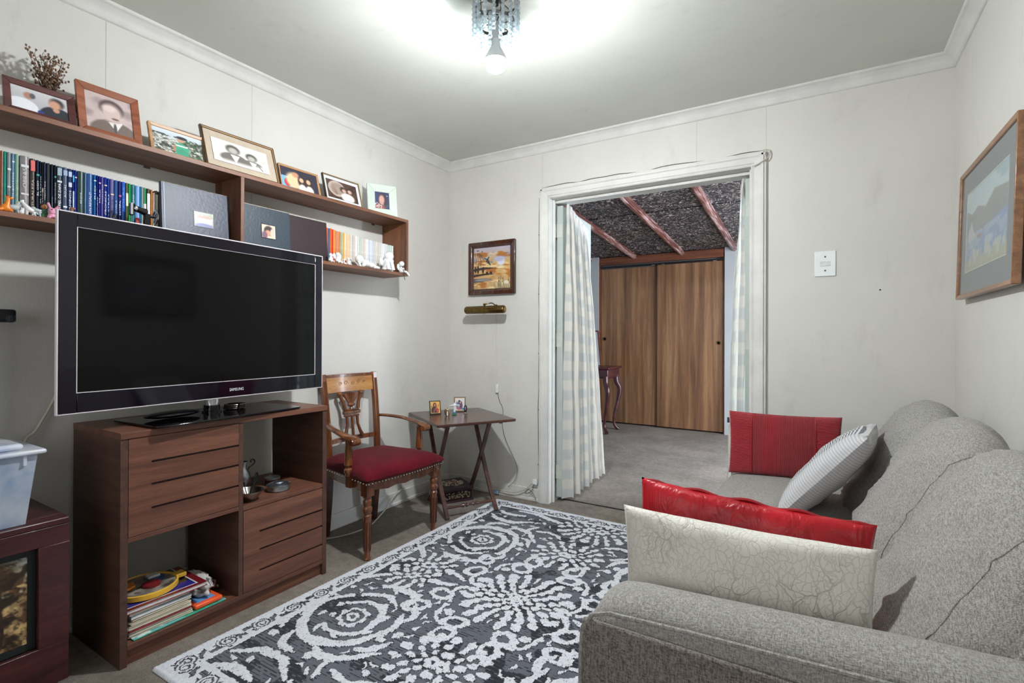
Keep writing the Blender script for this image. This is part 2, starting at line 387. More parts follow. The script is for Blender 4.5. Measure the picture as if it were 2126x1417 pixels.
g = G().box(XL, -1.75, YR-.1, YR, 0, ZC).box(.25, XR, YR-.1, YR, 0, ZC).box(-1.75, .25, YR-.1, YR, 0, .8).box(-1.75, .25, YR-.1, YR, 2.1, ZC)
plate('wall_front', g, M_wall)
wf = struct(thing('fill_window_1', None, None, (-.75, YR, 1.45)))  # unseen window added to go with the rear fill light
G().box(-1, -.95, -.08, .0, -.65, .65).box(.95, 1, -.08, 0, -.65, .65).box(-.95, .95, -.08, 0, .6, .65).box(-.95, .95, -.08, 0, -.65, -.6).box(-.02, .02, -.08, 0, -.6, .6).out('window_frame', M_trim, wf, .004)
# cornice: a cove with a bead along the ceiling
prof = [(0, -.062), (.004, -.062), (.010, -.056), (.014, -.040), (.022, -.024), (.034, -.016), (.036, -.013), (.044, -.012), (.049, -.008), (.050, 0), (0, 0)]
def cornice(name, p0, p1, nrm):
    p0, p1, nrm = Vector(p0), Vector(p1), Vector(nrm); d = (p1-p0); ln = d.length; d.normalize()
    m = Matrix((( nrm.x, 0, d.x, p0.x), (nrm.y, 0, d.y, p0.y), (0, 1, 0, ZC), (0, 0, 0, 1)))
    struct(G().prism(prof, 0, ln, m).out(name, M_trim, ang=50))
cornice('trim_1', (XL, YR, 0), (XL, YB, 0), (1, 0, 0)); cornice('trim_2', (XL, YB, 0), (XR, YB, 0), (0, -1, 0)); cornice('trim_3', (XR, YR, 0), (XR, YB, 0), (-1, 0, 0))
# hairline board joints of the walls
M_joint = plain('joint_line', (184, 181, 173), .8)
k = 4
for x in (-1.618, -.62, -.262):
    z0 = 2.09 if x != -1.618 else 2.09
    struct(G().box(x-.0012, x+.0012, YB-.0008, YB+.002, z0, 2.35).out('trim_%d' % k, M_joint)); k += 1
for y in (.87, 1.47):
    struct(G().box(XL-.002, XL+.0008, y-.001, y+.001, 1.9 if y < 1 else .8, 2.35).out('trim_%d' % k, M_joint)); k += 1
# baseboards
def base(name, x0, x1, y0, y1, ax):
    if ax == 'x': g = G().box(x0, x1, YB-.012, YB, 0, .085).box(x0, x1, YB-.018, YB, 0, .02)
    elif ax == 'l': g = G().box(XL, XL+.012, y0, y1, 0, .085).box(XL, XL+.018, y0, y1, 0, .02)
    else: g = G().box(XR-.012, XR, y0, y1, 0, .085).box(XR-.018, XR, y0, y1, 0, .02)
    struct(g.out(name, M_trim, bevel=.003))
base('baseboard_back', XL, -1.62, 0, 0, 'x'); base('baseboard_back_right', -.27, XR, 0, 0, 'x'); base('baseboard_left', 0, 0, YR, YB, 'l'); base('baseboard_right', 0, 0, YR, YB, 'r')
# moulded architrave and jamb lining
ap = [(0, 0), (0, .012), (.006, .016), (.014, .013), (.018, .018), (.045, .022), (.052, .028), (.062, .028), (.066, .020), (.074, .019), (.074, 0)]   # (away from opening, proud)
def archi(name, a, b, outv):
    a, b, outv = Vector(a), Vector(b), Vector(outv); d = b-a; ln = d.length; d.normalize()
    m = Matrix(((outv.x, 0, d.x, a.x), (outv.y, -1, d.y, a.y), (outv.z, 0, d.z, a.z), (0, 0, 0, 1)))
    struct(G().prism(ap, 0, ln, m).out(name, M_trim, ang=30))
archi('trim_%d' % k, (OX0, YB, 0), (OX0, YB, OZ+.07), (-1, 0, 0)); archi('trim_%d' % (k+1), (OX1, YB, 0), (OX1, YB, OZ+.07), (1, 0, 0))
archi('trim_%d' % (k+2), (OX0-.07, YB, OZ), (OX1+.07, YB, OZ), (0, 0, 1)); k += 3
g = G().box(OX0-.014, OX0, YB-.002, YD+.01, 0, OZ).box(OX1, OX1+.014, YB-.002, YD+.01, 0, OZ).box(OX0-.014, OX1+.014, YB-.002, YD+.01, OZ, OZ+.014)
g.box(OX0, OX0+.012, YB+.03, YB+.05, 0, OZ).box(OX1-.012, OX1, YB+.03, YB+.05, 0, OZ).box(OX0, OX1, YB+.06, YD+.01, OZ-.02, OZ)
struct(g.out('trim_%d' % k, M_trim, bevel=.002)); k += 1
struct(G().box(OX0, OX1, 3.158, 3.170, -.001, .004).out('trim_%d' % k, plain('threshold_strip', (22, 22, 24), .5))); k += 1

# ---------------------------------------------------------------- the next room
X2L, X2R, Y2 = -2.62, 1.15, 6.27
def zc2(y): return 2.155+.085*(6.2-y)
plate('wall_left_next_room', G().box(X2L-.1, X2L, YD-.05, Y2+.05, 0, 2.5), M_wall2)
g = G().box(X2L, XL-.1, YD-.03, YD, 0, 2.5); plate('wall_doorway_far_side', G().box(X2L, XL-.1, YD-.08, YD, 0, 2.5).box(XR+.1, X2R, YD-.08, YD, 0, 2.5).box(X2L, X2R, YD-.08, YD, ZC, 2.52), M_wall2)
g = G().box(X2R, X2R+.1, YD-.05, 3.75, 0, 2.5).box(X2R, X2R+.1, 5.35, Y2+.5, 0, 2.5).box(X2R, X2R+.1, 3.75, 5.35, 2.1, 2.5).box(X2R, X2R+.1, 3.75, 5.35, 0, .12)
plate('wall_right_next_room', g, M_wall2)
w2 = struct(thing('window_2', None, None, (X2R, 4.55, 0)))
G().box(0, .06, -.8, -.75, .12, 2.1).box(0, .06, .75, .8, .12, 2.1).box(0, .06, -.75, .75, 2.04, 2.1).box(0, .06, -.75, .75, .12, .18).box(.01, .05, -.02, .02, .18, 2.04).out('window_frame', M_trim, w2, .004)
g = G().box(X2L-.1, -2.50, Y2-.03, Y2+.06, 0, 2.2).box(-.965, X2R, Y2-.02, Y2+.06, 0, 2.3).box(X2L, X2R, Y2+.06, Y2+.12, 2.0, 2.4)
plate('wall_far_next_room', g, M_wall2)
# sloping ceiling: base board, dark wood-fibre panels and beams, every one its own piece
def fibre():
    m, nt, p, lk = nodes('wood_fibre_panel')
    a = tex(nt, scale=22, detail=6, rough=.75, dist=2.2); b = tex(nt, 'Voronoi', 70); b.feature = 'DISTANCE_TO_EDGE'; c = tex(nt, scale=1.4, detail=1)
    cc = ramp(nt, a.outputs[0], [(.46, lin((13, 10, 9))), (.54, lin((44, 35, 33))), (.60, lin((206, 196, 192)))])
    t = ramp(nt, c.outputs[0], [(.4, (1, .88, .85)), (.6, (1, 1, 1))])
    lk(mix(nt, cc, t, 1, 'MULTIPLY'), p.inputs['Base Color']); p.inputs['Roughness'].default_value = .55
    bump(nt, a.outputs[0], 1, .02); return m
M_fibre = fibre()
c2 = struct(thing('ceiling_next_room', None, None, (0, 6.2, 2.155)))
slope = math.atan(.085); c2.rotation_euler = (-slope, 0, 0)
G().box(X2L, X2R, -3.2, .2, .022, .06).out('backing_board', plain('dark_board', (30, 18, 16), .8), c2)
xs = [-2.62, -2.03, -1.45, -.865, -.28, .305, .89]
ys = [-3.16, -2.40, -1.477, -.552, .16]
for i in range(len(xs)):
    x0 = xs[i]+.004 if i else X2L; x1 = xs[i+1]-.004 if i+1 < len(xs) else X2R
    for j in range(len(ys)-1):
        G().box(x0, x1, ys[j]+.016, ys[j+1]-.016, .0, .024).out('panel', M_fibre, c2, .004)
for x in xs[:]:
    G().box(x-.028, x+.028, -3.16, .16, -.045, .002).box(x-.014, x+.018, -3.16, .16, -.056, -.044).out('beam', M_beam, c2, .005)

# sliding wardrobe
wd = thing('wardrobe', 'tall built-in wardrobe with two brown veneer sliding doors in the next room', 'wardrobe', (-1.735, Y2, 0))
G().box(-.775, -.755, -.01, .45, 0, 2.09).box(.755, .775, -.01, .45, 0, 2.09).box(-.775, .775, -.01, .45, 2.045, 2.142).box(-.755, .755, .43, .45, 0, 2.045).out('frame', M_wardframe, wd, .003)
G().box(-.755, .755, .004, .06, 2.005, 2.03).out('sliding_track', M_black, wd)
d = G().box(-.752, .03, .035, .055, .02, 1.995).out('door', M_wardrobe, wd, .002)
G().lathe([(.018, 0), (.024, .002), (.024, .005), (.014, .004), (.012, -.006)], n=20, m=T(-.70, .035, 1.09) @ RX(90)).out('handle', plain('door_pull_brown', (70, 48, 34), .35), d)
d = G().box(-.01, .752, .008, .028, .02, 2.003).out('door', M_wardrobe, wd, .002)
G().lathe([(.018, 0), (.024, .002), (.024, .005), (.014, .004), (.012, -.006)], n=20, m=T(.70, .008, 1.05) @ RX(90)).out('handle', plain('door_pull_brass', (120, 92, 58), .3, 1), d)
for x in (.02-.08, .06, .66):
    G().box(x-.02, x+.02, 0.002, .008, 1.998, 2.012).out('roller', M_chrome, wd)

# console table with cabriole legs, its right end shows beyond the curtain
ct = thing('console_table', 'reddish brown console table with cabriole legs half behind the left curtain', 'table', (-2.33, 5.72, 0))
G().box(-.24, .25, -.2, .25, .742, .765).out('table_top', M_chest, ct, .006)
G().box(-.21, .225, -.17, .22, .635, .742).out('apron', M_chest, ct, .01)
for sx in (-1, 1):
    for sy in (-1, 1):
        p = [(sx*.20, sy*.17, .66), (sx*.205, sy*.175, .58), (sx*.235, sy*.2, .50), (sx*.225, sy*.19, .38), (sx*.19, sy*.16, .2), (sx*.18, sy*.155, .09), (sx*.205, sy*.175, .03), (sx*.225, sy*.19, .012)]
        G().tube(smooth_path(p, 5), list(np.interp(np.linspace(0, 1, 36), [0, .15, .3, .5, .7, .85, 1], [.032, .034, .03, .022, .016, .02, .022])), 10).out('leg', M_chest, ct)
lf = thing('leaning_frame', 'slim dark wooden mirror frame leaning on the console table', 'mirror', (-2.42, 5.78, .765))
G().tube([(.14, 0, .0), (.09, .03, .42)], .012, 4).tube([(-.14, 0, .0), (-.09, .03, .42)], .012, 4).tube([(-.09, .03, .42), (.09, .03, .42)], .012, 4).out('frame', M_wardframe, lf)
G().prism([(-.13, .01), (.13, .01), (.085, .41), (-.085, .41)], 0, .004, T(0, .012, 0) @ RX(86)).out('mirror_glass', M_chrome, lf)

# French door leaves swung into the next room, each with its curtain
def leaf(name, hx, ang, ln, hinge_side):
    t = struct(thing(name, None, None, (hx, 3.105, 0), R(ang)))
    g = G().box(-.02, .02, 0, .075, .03, 2.0).box(-.02, .02, ln-.075, ln, .03, 2.0).box(-.02, .02, .075, ln-.075, 1.91, 2.0).box(-.02, .02, .075, ln-.075, .03, .26)
    g.out('door_frame', M_doorp, t, .003)
    for z in (.68, 1.1, 1.5): G().box(-.01, .01, .075, ln-.075, z-.012, z+.012).out('glazing_bar', M_doorp, t)
    G().box(-.002, .002, .07, ln-.07, .25, 1.92).out('glass', glassy('door_glass', (235, 245, 245), .04, .02) if 'dg' not in _mats else _mats['dg'], t)
    for z in (.20, 1.09, 1.83):
        h = G().box(-hinge_side*.002-.019, -hinge_side*.002+.021, -.0025, 0, z-.045, z+.045)
        h.out('hinge', plain('painted_hinge', (190, 194, 186), .5), t)
        G().lathe([(.006, -.045), (.006, -.016)], (-hinge_side*.027, -.006, z), 10).lathe([(.0062, -.014), (.0062, .014)], (-hinge_side*.027, -.006, z), 10).lathe([(.006, .016), (.006, .045)], (-hinge_side*.027, -.006, z), 10).lathe([(.004, .045), (.0055, .05), (.002, .056)], (-hinge_side*.027, -.006, z), 10).out('hinge_pin', plain('hinge_metal', (150, 156, 150), .35, 1), t)
    return t
leaf('door_1', -1.523, 6, .66, 1)
leaf('door_2', -.353, 0, .60, -1)
def curtain(name, label, A, B, A2, B2, nf, amp, seed, ztaper=None):
    """A,B top line; A2,B2 hem line; nf folds"""
    r = random.Random(seed); nu, nv = nf*14, 150; A, B, A2, B2 = map(Vector, (A, B, A2, B2))
    vs, cs = [], []; ph = [r.uniform(-.5, .5) for _ in range(nf+2)]
    for i in range(nu+1):
        u = i/nu
        for j in range(nv+1):
            v = j/nv
            top = A.lerp(B, u); bot = A2.lerp(B2, u); d = (B-A).lerp(B2-A2, v).normalized(); n = Vector((d.y, -d.x, 0))
            p = top.lerp(bot, v); e = v**.75
            k = u*nf+ (ph[int(u*nf)]*(1-(u*nf-int(u*nf)))+ph[int(u*nf)+1]*(u*nf-int(u*nf)))*.6*v
            a_ = amp*(.35+.65*min(1, v*3))*(1+.35*math.sin(3.1*k+seed))
            p = p+n*a_*math.sin(2*PI*k)+d*a_*.35*math.sin(4*PI*k+1.0)
            p = p+n*.008*mnoise.noise(Vector((u*9, v*6, seed)))
            if v > .97: p.z += .006*math.sin(2*PI*k+.6)
            if v < .05: p = p+n*.008*(1-v/.05)*math.cos(2*PI*k*2)
            vs.append(p)
            L = u*nf*.17; H = (1-v)*2.0
            iu, iv = int(L/.060), int(H/.066)
            c = (236, 232, 224)
            if iu % 2 == 0 and iv % 2 == 0: c = (216, 218, 217)
            elif iu % 2 == 0 or iv % 2 == 0: c = (235, 232, 225)
            cs.append(np.array(c)/255)
    fs = [(i*(nv+1)+j, (i+1)*(nv+1)+j, (i+1)*(nv+1)+j+1, i*(nv+1)+j+1) for i in range(nu) for j in range(nv)]
    t = thing(name, label, 'curtain', (0, 0, 0)); t.location = (A2.x, A2.y, 0)
    vs = [v-Vector((A2.x, A2.y, 0)) for v in vs]
    o = color_mesh('cloth', vs, fs, cs, M_curtain, t)
    off = Vector((A2.x, A2.y, 0)); G().tube([A-off+Vector((0, -.02, .0)), B-off+Vector((0, .03, 0))], .005, 8).out('curtain_rod', M_trim, t)
    return t
curtain('curtain', 'long white checked curtain hanging at the left side of the doorway', (-1.487, 3.125, 2.03), (-1.56, 3.66, 1.93), (-1.468, 3.13, .02), (-1.50, 3.80, .03), 7, .040, 3)
curtain('curtain', 'long white checked curtain at the right side of the doorway behind the red cushion', (-.392, 3.13, 2.02), (-.40, 3.50, 2.0), (-.43, 3.16, .03), (-.50, 3.60, .03), 5, .034, 9)

# ================================================================ LARGE FURNITURE
# ---- TV cabinet
cb = thing('tv_cabinet', 'dark walnut TV cabinet with two slotted doors and two open compartments', 'cabinet', (-1.987, .763, 0))
D, W, H = .388, .822, .786       # local: x from -D..0, y 0..W
G().box(-D, .004, -.001, W+.001, H-.022, H).out('cabinet_top', M_cab, cb, .0015)
G().box(-D, 0, 0, .022, 0, H-.022).out('side_panel', M_cabdark, cb, .001)
G().box(-D, 0, W-.022, W, 0, H-.022).out('side_panel', M_cabdark, cb, .001)
G().box(-D, -.001, .402, .420, .072, H-.022).out('divider', M_cabdark, cb, .001)
G().box(-D, 0, .022, W-.022, .054, .072).out('bottom_board', M_cab, cb, .001)
G().box(-.03, -.014, .022, W-.022, 0, .054).out('plinth', M_cab, cb, .001)
G().box(-D, -.001, .022, .402, .414, .430).out('shelf', M_cab, cb, .001)
G().box(-D, -.001, .420, W-.022, .407, .424).out('shelf', M_cab, cb, .001)
def slotted(name, y0, y1, z0, z1, slots, yl, yr):
    g = G(); th = -.018; zz = [z0]+[q for s_ in slots for q in (s_-.004, s_+.004)]+[z1]
    g.box(th, 0, y0, yl, z0, z1)
    if yr < y1: g.box(th, 0, yr, y1, z0, z1)
    for a, b in zip(zz[0::2], zz[1::2]): g.box(th, 0, yl, yr, a, b)
    d_ = g.out(name, M_cab, cb)
    for s_ in slots: G().box(th-.002, th+.008, yl, yr, s_-.004, s_+.004).out('slot', M_groove, d_)
slotted('door', .0235, .4005, .4325, .7615, (.514, .596, .674), .092, .4005)
slotted('door', .4215, .7985, .0745, .4045, (.143, .229, .304), .49, .7985)

# ---- television
tv = thing('television', 'large flat black television with glossy bezel on a glass stand', 'television', (-2.105, 1.150, .786), R(3.7))
# local: x towards the room, y along the screen
TW, TH, TZ = 1.060, .658, .068
def ring(g, y0, y1, z0, z1, a, b, c_, d_, x0, x1):
    g.box(x0, x1, y0, y0+a, z0, z1); g.box(x0, x1, y1-b, y1, z0, z1); g.box(x0, x1, y0+a, y1-b, z1-c_, z1); g.box(x0, x1, y0+a, y1-b, z0, z0+d_)
    return g
g = G(); ring(g, -TW/2+.004, TW/2-.004, TZ+.004, TZ+TH-.004, .050, .044, .046, .066, -.012, 0); g.out('bezel', M_bezel, tv, .002)
g = G(); ring(g, -TW/2, TW/2, TZ, TZ+TH, .005, .005, .005, .005, -.014, -.001); g.out('clear_edge', M_acryl, tv, .0015)
yy0, yy1, zz0, zz1 = -TW/2+.054, TW/2-.048, TZ+.070, TZ+TH-.050
G().box(-.009, -.003, yy0, yy1, zz0, zz1).out('screen', M_screen, tv)
g = G(); ring(g, yy0-.002, yy1+.002, zz0-.002, zz1+.002, .0022, .0022, .001, .0022, -.003, .0006); g.out('screen_trim', M_acryl, tv)
G().box(-.055, -.012, -TW/2+.03, TW/2-.03, TZ+.02, TZ+TH-.02).out('rear_housing', M_black, tv, .012)
text_mesh('lettering', 'SAMSUNG', .017, M_whitepl, tv, T(.0006, .075, TZ+.032) @ RZ(90) @ RX(90), .0003, .062)
G().prism([(-.15, -.30), (.13, -.30), (.15, -.28), (.15, .28), (.13, .30), (-.15, .30), (-.16, .27), (-.16, -.27)], .004, .011, Matrix.Identity(4)).out('stand_base', M_gloss, tv, .002, loc=(-.01, 0, 0))
G().lathe([(.036, .0), (.036, .006), (.030, .008), (.030, .03)], (-.05, .0, .011), 24).out('neck_foot', M_gloss, tv)
G().lathe([(.026, 0), (.026, .11)], (-.05, .0, .030), 24).out('neck', M_chrome, tv)
gp = thing('game_controller', 'shiny black folded sunglasses case lying on the television base', 'case', (-2.125, .985, .7975), R(6))
gp['label'] = 'shiny black lens-shaped case lying on the glass base below the television'; gp.name = 'black_case'
G().ell((0, 0, .014), (.05, .105, .013), 20, 8).out('shell', M_gloss, gp)
ch_ = thing('cable_coil', 'small dark coiled cable lying on the glass base right of the television neck', 'cable', (-2.16, 1.245, .7975), 0)
g = G()
for q in range(3):
    g.tube([(.03*math.cos(t_)+.003*q, .042*math.sin(t_), .006+.007*q) for t_ in np.linspace(0, 2*PI*.97, 26)], .0045, 6)
g.out('loop', plain('dark_brown_rubber', (44, 34, 32), .25), ch_)

# ---- wall shelf
XS = -2.203; sd = XS-XL
sh = thing('wall_shelf', 'long two-tier teak wall shelf holding picture frames and books', 'shelf', (XL, 2.362, 1.485))
y0 = -2.362+.02
G().box(0.001, sd, -2.362-.3, 0, .332, .350).out('board', M_shelf, sh, .001)
G().box(0.001, sd, -2.362-.3, 0, 0, .017).out('board', M_shelf, sh, .001)
G().box(0.001, sd, -.018, 0, .017, .332).out('upright', M_shelfend, sh, .001)
G().box(0.001, sd, -1.068, -1.052, .017, .332).out('upright', M_shelfend, sh, .001)
G().box(0.001, sd, -2.662, -2.645, .017, .332).out('upright', M_shelfend, sh, .001)
for y in (-.10, -1.35): G().box(.001, .005, y-.012, y+.012, .322, .332).out('bracket', M_chrome, sh)
ZS0, ZS1 = 1.502, 1.835

# ---- sofa
def jitter(p, amp, sc, seed=0): return p+mnoise.noise_vector(Vector((p.x*sc+seed, p.y*sc, p.z*sc)))*amp
def loft(prof, yc, hw, n=3.6, K=26, seed=0, amp=.006, sc=7, crease=0):
    cx = sum(p[0] for p in prof)/len(prof); cz = sum(p[1] for p in prof)/len(prof); P = []
    for i in range(K+1):
        t = -math.cos(PI*i/K); s_ = max(0.02, (1-abs(t)**n))**(1/n)*(1+.04*(1-t*t))
        row = []
        for x, z in prof:
            q = Vector((cx+(x-cx)*(.12+.88*s_), yc+hw*t, cz+(z-cz)*(.12+.88*s_)))
            q = jitter(q, amp, sc, seed)
            if crease:
                a = math.sin((x*2.2+z*1.6+t*.5)*24+seed+3*mnoise.noise(Vector((x*4, t*2, z*4+seed)))); q.x -= crease*max(0, a)**4*(1-abs(t)**3)
            row.append(q)
        row.append(row[0].copy()); P.append(row)
    g_ = G().grid(P); b = len(g_.v); m_ = len(prof)+1
    g_.f.append(tuple(range(m_-1))); g_.f.append(tuple(K*m_+i for i in range(m_-1))[::-1])
    return g_
def resamp(pts, n, closed=True):
    P = [Vector((a, b, 0)) for a, b in pts]; 
    if closed: P = P+[P[0]]
    S = smooth_path(P, 12); L = [0]
    for a, b in zip(S[:-1], S[1:]): L.append(L[-1]+(b-a).length)
    out = []
    for k_ in range(n):
        d_ = L[-1]*k_/n; i = max(j for j in range(len(L)) if L[j] <= d_+1e-9); i = min(i, len(S)-2)
        t_ = (d_-L[i])/max(1e-9, L[i+1]-L[i]); q = S[i].lerp(S[i+1], t_); out.append((q.x, q.y))
    return out
so = thing('sofa', 'long grey woven fabric sofa with three puffy back cushions along the right wall', 'sofa', (0, 0, 0))
so.location = (.05, 1.93, 0)
def soff(o): o.location = (o.location.x-.05, o.location.y-1.93, o.location.z); return o
SY0, SY1 = .905, 2.97
soff(G().box(-.375, .48, SY0+.02, SY1-.02, .06, .31).out('base_frame', M_sofaside, so, .02, seg=3))
soff(G().box(.36, .503, SY0+.01, SY1-.01, .06, .76).out('back_frame', M_sofa, so, .04, seg=4))
prof = resamp([(-.375, .33), (-.395, .37), (-.390, .425), (-.35, .452), (-.1, .462), (.12, .455), (.2, .44), (.2, .32), (-.1, .305), (-.35, .31)], 48)
soff(loft(prof, 1.93, .86, 9, 40, 4, .004, 5).out('seat_cushion', M_sofa, so, ang=180))
bp_ = [(.075, .45), (.09, .52), (.128, .59), (.172, .675), (.212, .75), (.25, .81), (.29, .852), (.34, .872), (.39, .858), (.428, .81), (.455, .72), (.462, .6), (.455, .46), (.30, .435), (.15, .435)]
prof = resamp(bp_, 60)
for yc, sd_, zz in ((1.375, 1, 0), (1.925, 2, 0), (2.465, 3, -.01)):
    g_ = loft([(x, z+zz) for x, z in prof], yc, .312, 2.35, 44, sd_*7.3, .008, 4, .012)
    o = soff(g_.out('back_cushion', M_sofa, so, ang=180)); rows = [g_.v[i*61:(i+1)*61] for i in range(45)]
    for ri in (10,): G().tube([Vector(p)+Vector((.0005, 0, -.0006)) for p in rows[ri][2:34]], .0026, 6).out('seam', M_sofa, o)
def arm(yi0, yi1, name, outer):
    # long box with rounded top and front, top rising slightly to the back
    P = []; K = 24
    wd_ = yi1-yi0
    cross = resamp([(0, .06), (0, .3), (0, .54), (.006, .585), (.03, .606), (wd_*.5, .612), (wd_-.04, .604), (wd_-.008, .57), (wd_, .5), (wd_, .3), (wd_, .06)], 44)
    xs_ = [-.402, -.400, -.392, -.375, -.35, -.31]+list(np.linspace(-.26, .49, 14))+[.5]
    for x in xs_:
        e = min(1, max(0, (x+.402)/.075)); e = math.sqrt(max(0, 1-(1-e)**2)); row = []
        for a, z in cross:
            zt = .05*(x+.40)*(z/.6 if z > .5 else 0)
            zz_ = z if z < .5 else .5+(z-.5)*(.15+.85*e)
            aa = wd_/2+(a-wd_/2)*(.90+.10*e)
            row.append(jitter(Vector((x, yi0+aa, zz_+zt)), .003, 6, 3))
        row.append(row[0].copy()); P.append(row)
    g_ = G().grid(P); m_ = len(cross)+1
    g_.f.append(tuple(range(m_-1))); g_.f.append(tuple((len(xs_)-1)*m_+i for i in range(m_-1))[::-1])
    return soff(g_.out(name, M_sofa, so, ang=60))
a1 = arm(.915, 1.075, 'arm', 0)
G().box(-.395, .49, .9045, .918, .06, .572).out('outer_panel', M_sofaside, a1, .006, seg=3)
G().tube([(-.398, .908, .08), (-.398, .908, .50), (-.394, .908, .553), (-.375, .908, .582), (-.34, .908, .594), (-.2, .908, .602), (.49, .908, .628)], .0045, 8).out('piping', M_sofa, a1)
arm(2.80, 2.955, 'arm', 0)
for x in (-.26, .44):
    for y in (.96, 2.9): soff(G().lathe([(.022, 0), (.03, .07)], (x, y, 0), 12).out('leg', M_tray, so))

# ---- rug, drawn as knots in a 4 mm grid with relief
def rug():
    x0, x1, y0, y1 = -1.892, -.30, .818, 2.905; st = .0042
    nx, ny = int((x1-x0)/st), int((y1-y0)/st)
    X, Y = np.meshgrid(x0+(np.arange(nx)+.5)*st, y0+(np.arange(ny)+.5)*st)
    cx, cy = -1.098, 1.83
    rr = np.random.RandomState(5)
    def nz(f, s_):
        r_ = np.random.RandomState(s_); g_ = r_.rand(int((y1-y0)*f)+3, int((x1-x0)*f)+3)
        a = (X-x0)*f; b = (Y-y0)*f; i = a.astype(int); j = b.astype(int); u = a-i; v = b-j; u = u*u*(3-2*u); v = v*v*(3-2*v)
        return (g_[j, i]*(1-u)+g_[j, i+1]*u)*(1-v)+(g_[j+1, i]*(1-u)+g_[j+1, i+1]*u)*v-.5
    wx = .011*(nz(55, 1)-.5)+.008*(nz(110, 31)-.5)+.02*(nz(12, 2)-.5); wy = .010*(nz(55, 3)-.5)+.007*(nz(110, 32)-.5)+.02*(nz(12, 4)-.5)
    # fold to one quadrant, seen from the centre
    QX = np.abs(X-cx)+wx; QY = np.abs(Y-cy)+wy
    Wm = np.zeros(X.shape, bool)
    def ellm(a, b, ra, rb, ang=0):
        c_, s_ = math.cos(R(ang)), math.sin(R(ang)); dx, dy = QX-a, QY-b
        return ((dx*c_+dy*s_)/ra)**2+((-dx*s_+dy*c_)/rb)**2
    def ringm(a, b, r, wd_, ra=1, ang=0):
        c_, s_ = math.cos(R(ang)), math.sin(R(ang)); dx, dy = QX-a, QY-b
        d_ = np.hypot((dx*c_+dy*s_)/ra, -dx*s_+dy*c_); return np.abs(d_-r) < wd_
    def rosette(a, b, r, n_, ph=0):
        d_ = np.hypot(QX-a, QY-b); t_ = np.arctan2(QY-b, QX-a); return d_ < r*(.78+.22*np.abs(np.cos(n_*t_/2+ph)))
    def stroke(pts, w0, w1=None, bulge=1):
        nonlocal Wm
        P = smooth_path([(p[0], p[1], 0) for p in pts], 7); m_ = len(P)
        for k_, p in enumerate(P):
            t_ = k_/(m_-1); wd_ = w0+( (w1 if w1 is not None else w0)-w0)*t_
            if bulge > 1: wd_ = w0+(bulge-1)*w0*math.sin(PI*t_)
            d2 = (QX-p.x)**2+(QY-p.y)**2; Wm |= d2 < wd_*wd_*.64
    def chrys(a, b, r, rings, seed):
        nonlocal Wm
        for k_, (f, n_, pl, pw) in enumerate(rings):
            for q in range(n_):
                th = 2*PI*(q+.5*(k_ % 2))/n_; px, py = a+f*r*math.cos(th), b+f*r*math.sin(th)
                Wm |= ellm(px, py, pl*r, pw*r, math.degrees(th)) < 1
    # centre and axis flowers
    chrys(0, 0, .205, [(.10, 5, .07, .06), (.27, 9, .10, .06), (.46, 13, .11, .075), (.66, 16, .12, .085), (.88, 18, .15, .10)], 1)
    chrys(0, .485, .165, [(.12, 5, .09, .08), (.36, 9, .11, .08), (.62, 13, .12, .09), (.88, 15, .15, .10)], 2)
    chrys(.02, .86, .17, [(.15, 6, .1, .08), (.42, 10, .12, .08), (.68, 13, .13, .09), (.92, 16, .14, .10)], 2)
    chrys(.50, .04, .125, [(.2, 6, .13, .1), (.55, 10, .17, .11), (.9, 12, .2, .13)], 3)
    # bead rings around the centre
    for a, b, an in ((.10, .245, 20), (.275, .105, -30), (.085, .335, 70), (.30, .23, 40)):
        Wm |= ringm(a, b, .034, .011, 1.35, an)
    stroke([(.13, .29), (.19, .24), (.20, .17)], .008, .016); stroke([(.20, .14), (.25, .06), (.22, .0)], .008, .018)
    # the large scroll with a rosette
    sx_, sy_ = .458, .425
    for f0, f1, r0_, w_ in ((-40, 215, .185, .016), (240, 305, .175, .012)):
        pts = [(sx_+(r0_+.012*math.sin(R(t_*2)))*math.cos(R(t_)), sy_+r0_*math.sin(R(t_))) for t_ in np.linspace(f0, f1, 12)]; stroke(pts, w_, w_, 1.7)
    pts = [(sx_+(.115-.0001*k_)*math.cos(R(t_)), sy_+.115*math.sin(R(t_))) for k_, t_ in enumerate(np.linspace(60, 330, 12))]; stroke(pts, .012, .006, 1.5)
    Wm |= rosette(sx_, sy_, .066, 8); Wm &= ~(ringm(sx_, sy_, .036, .008)); Wm &= ~(np.hypot(QX-sx_, QY-sy_) < .010)
    for th in range(0, 360, 45): Wm &= ~(ellm(sx_+.036*math.cos(R(th)), sy_+.036*math.sin(R(th)), .009, .009) < 1)
    # leaves fanning from the scroll
    for th, l_, off in ((200, .13, .2), (228, .15, .21), (262, .12, .21), (20, .13, .215), (60, .14, .215), (100, .14, .215), (140, .13, .215), (335, .12, .2)):
        bx, by = sx_+off*math.cos(R(th)), sy_+off*math.sin(R(th)); a2 = th+58
        stroke([(bx, by), (bx+l_*.5*math.cos(R(a2)), by+l_*.5*math.sin(R(a2))), (bx+l_*math.cos(R(a2+26)), by+l_*math.sin(R(a2+26)))], .006, .004, 3.6)
    for th in (30, 70, 110, 165, 210, 250):
        bx, by = sx_+.145*math.cos(R(th)), sy_+.145*math.sin(R(th))
        stroke([(bx, by), (bx-.035*math.cos(R(th+50)), by-.035*math.sin(R(th+50)))], .007, .004, 1.8)
    # branches joining flowers
    stroke([(.19, .55), (.25, .60), (.31, .66), (.28, .74)], .012, .006, 1.6); stroke([(.10, .66), (.18, .70), (.26, .68)], .010, .005, 1.8)
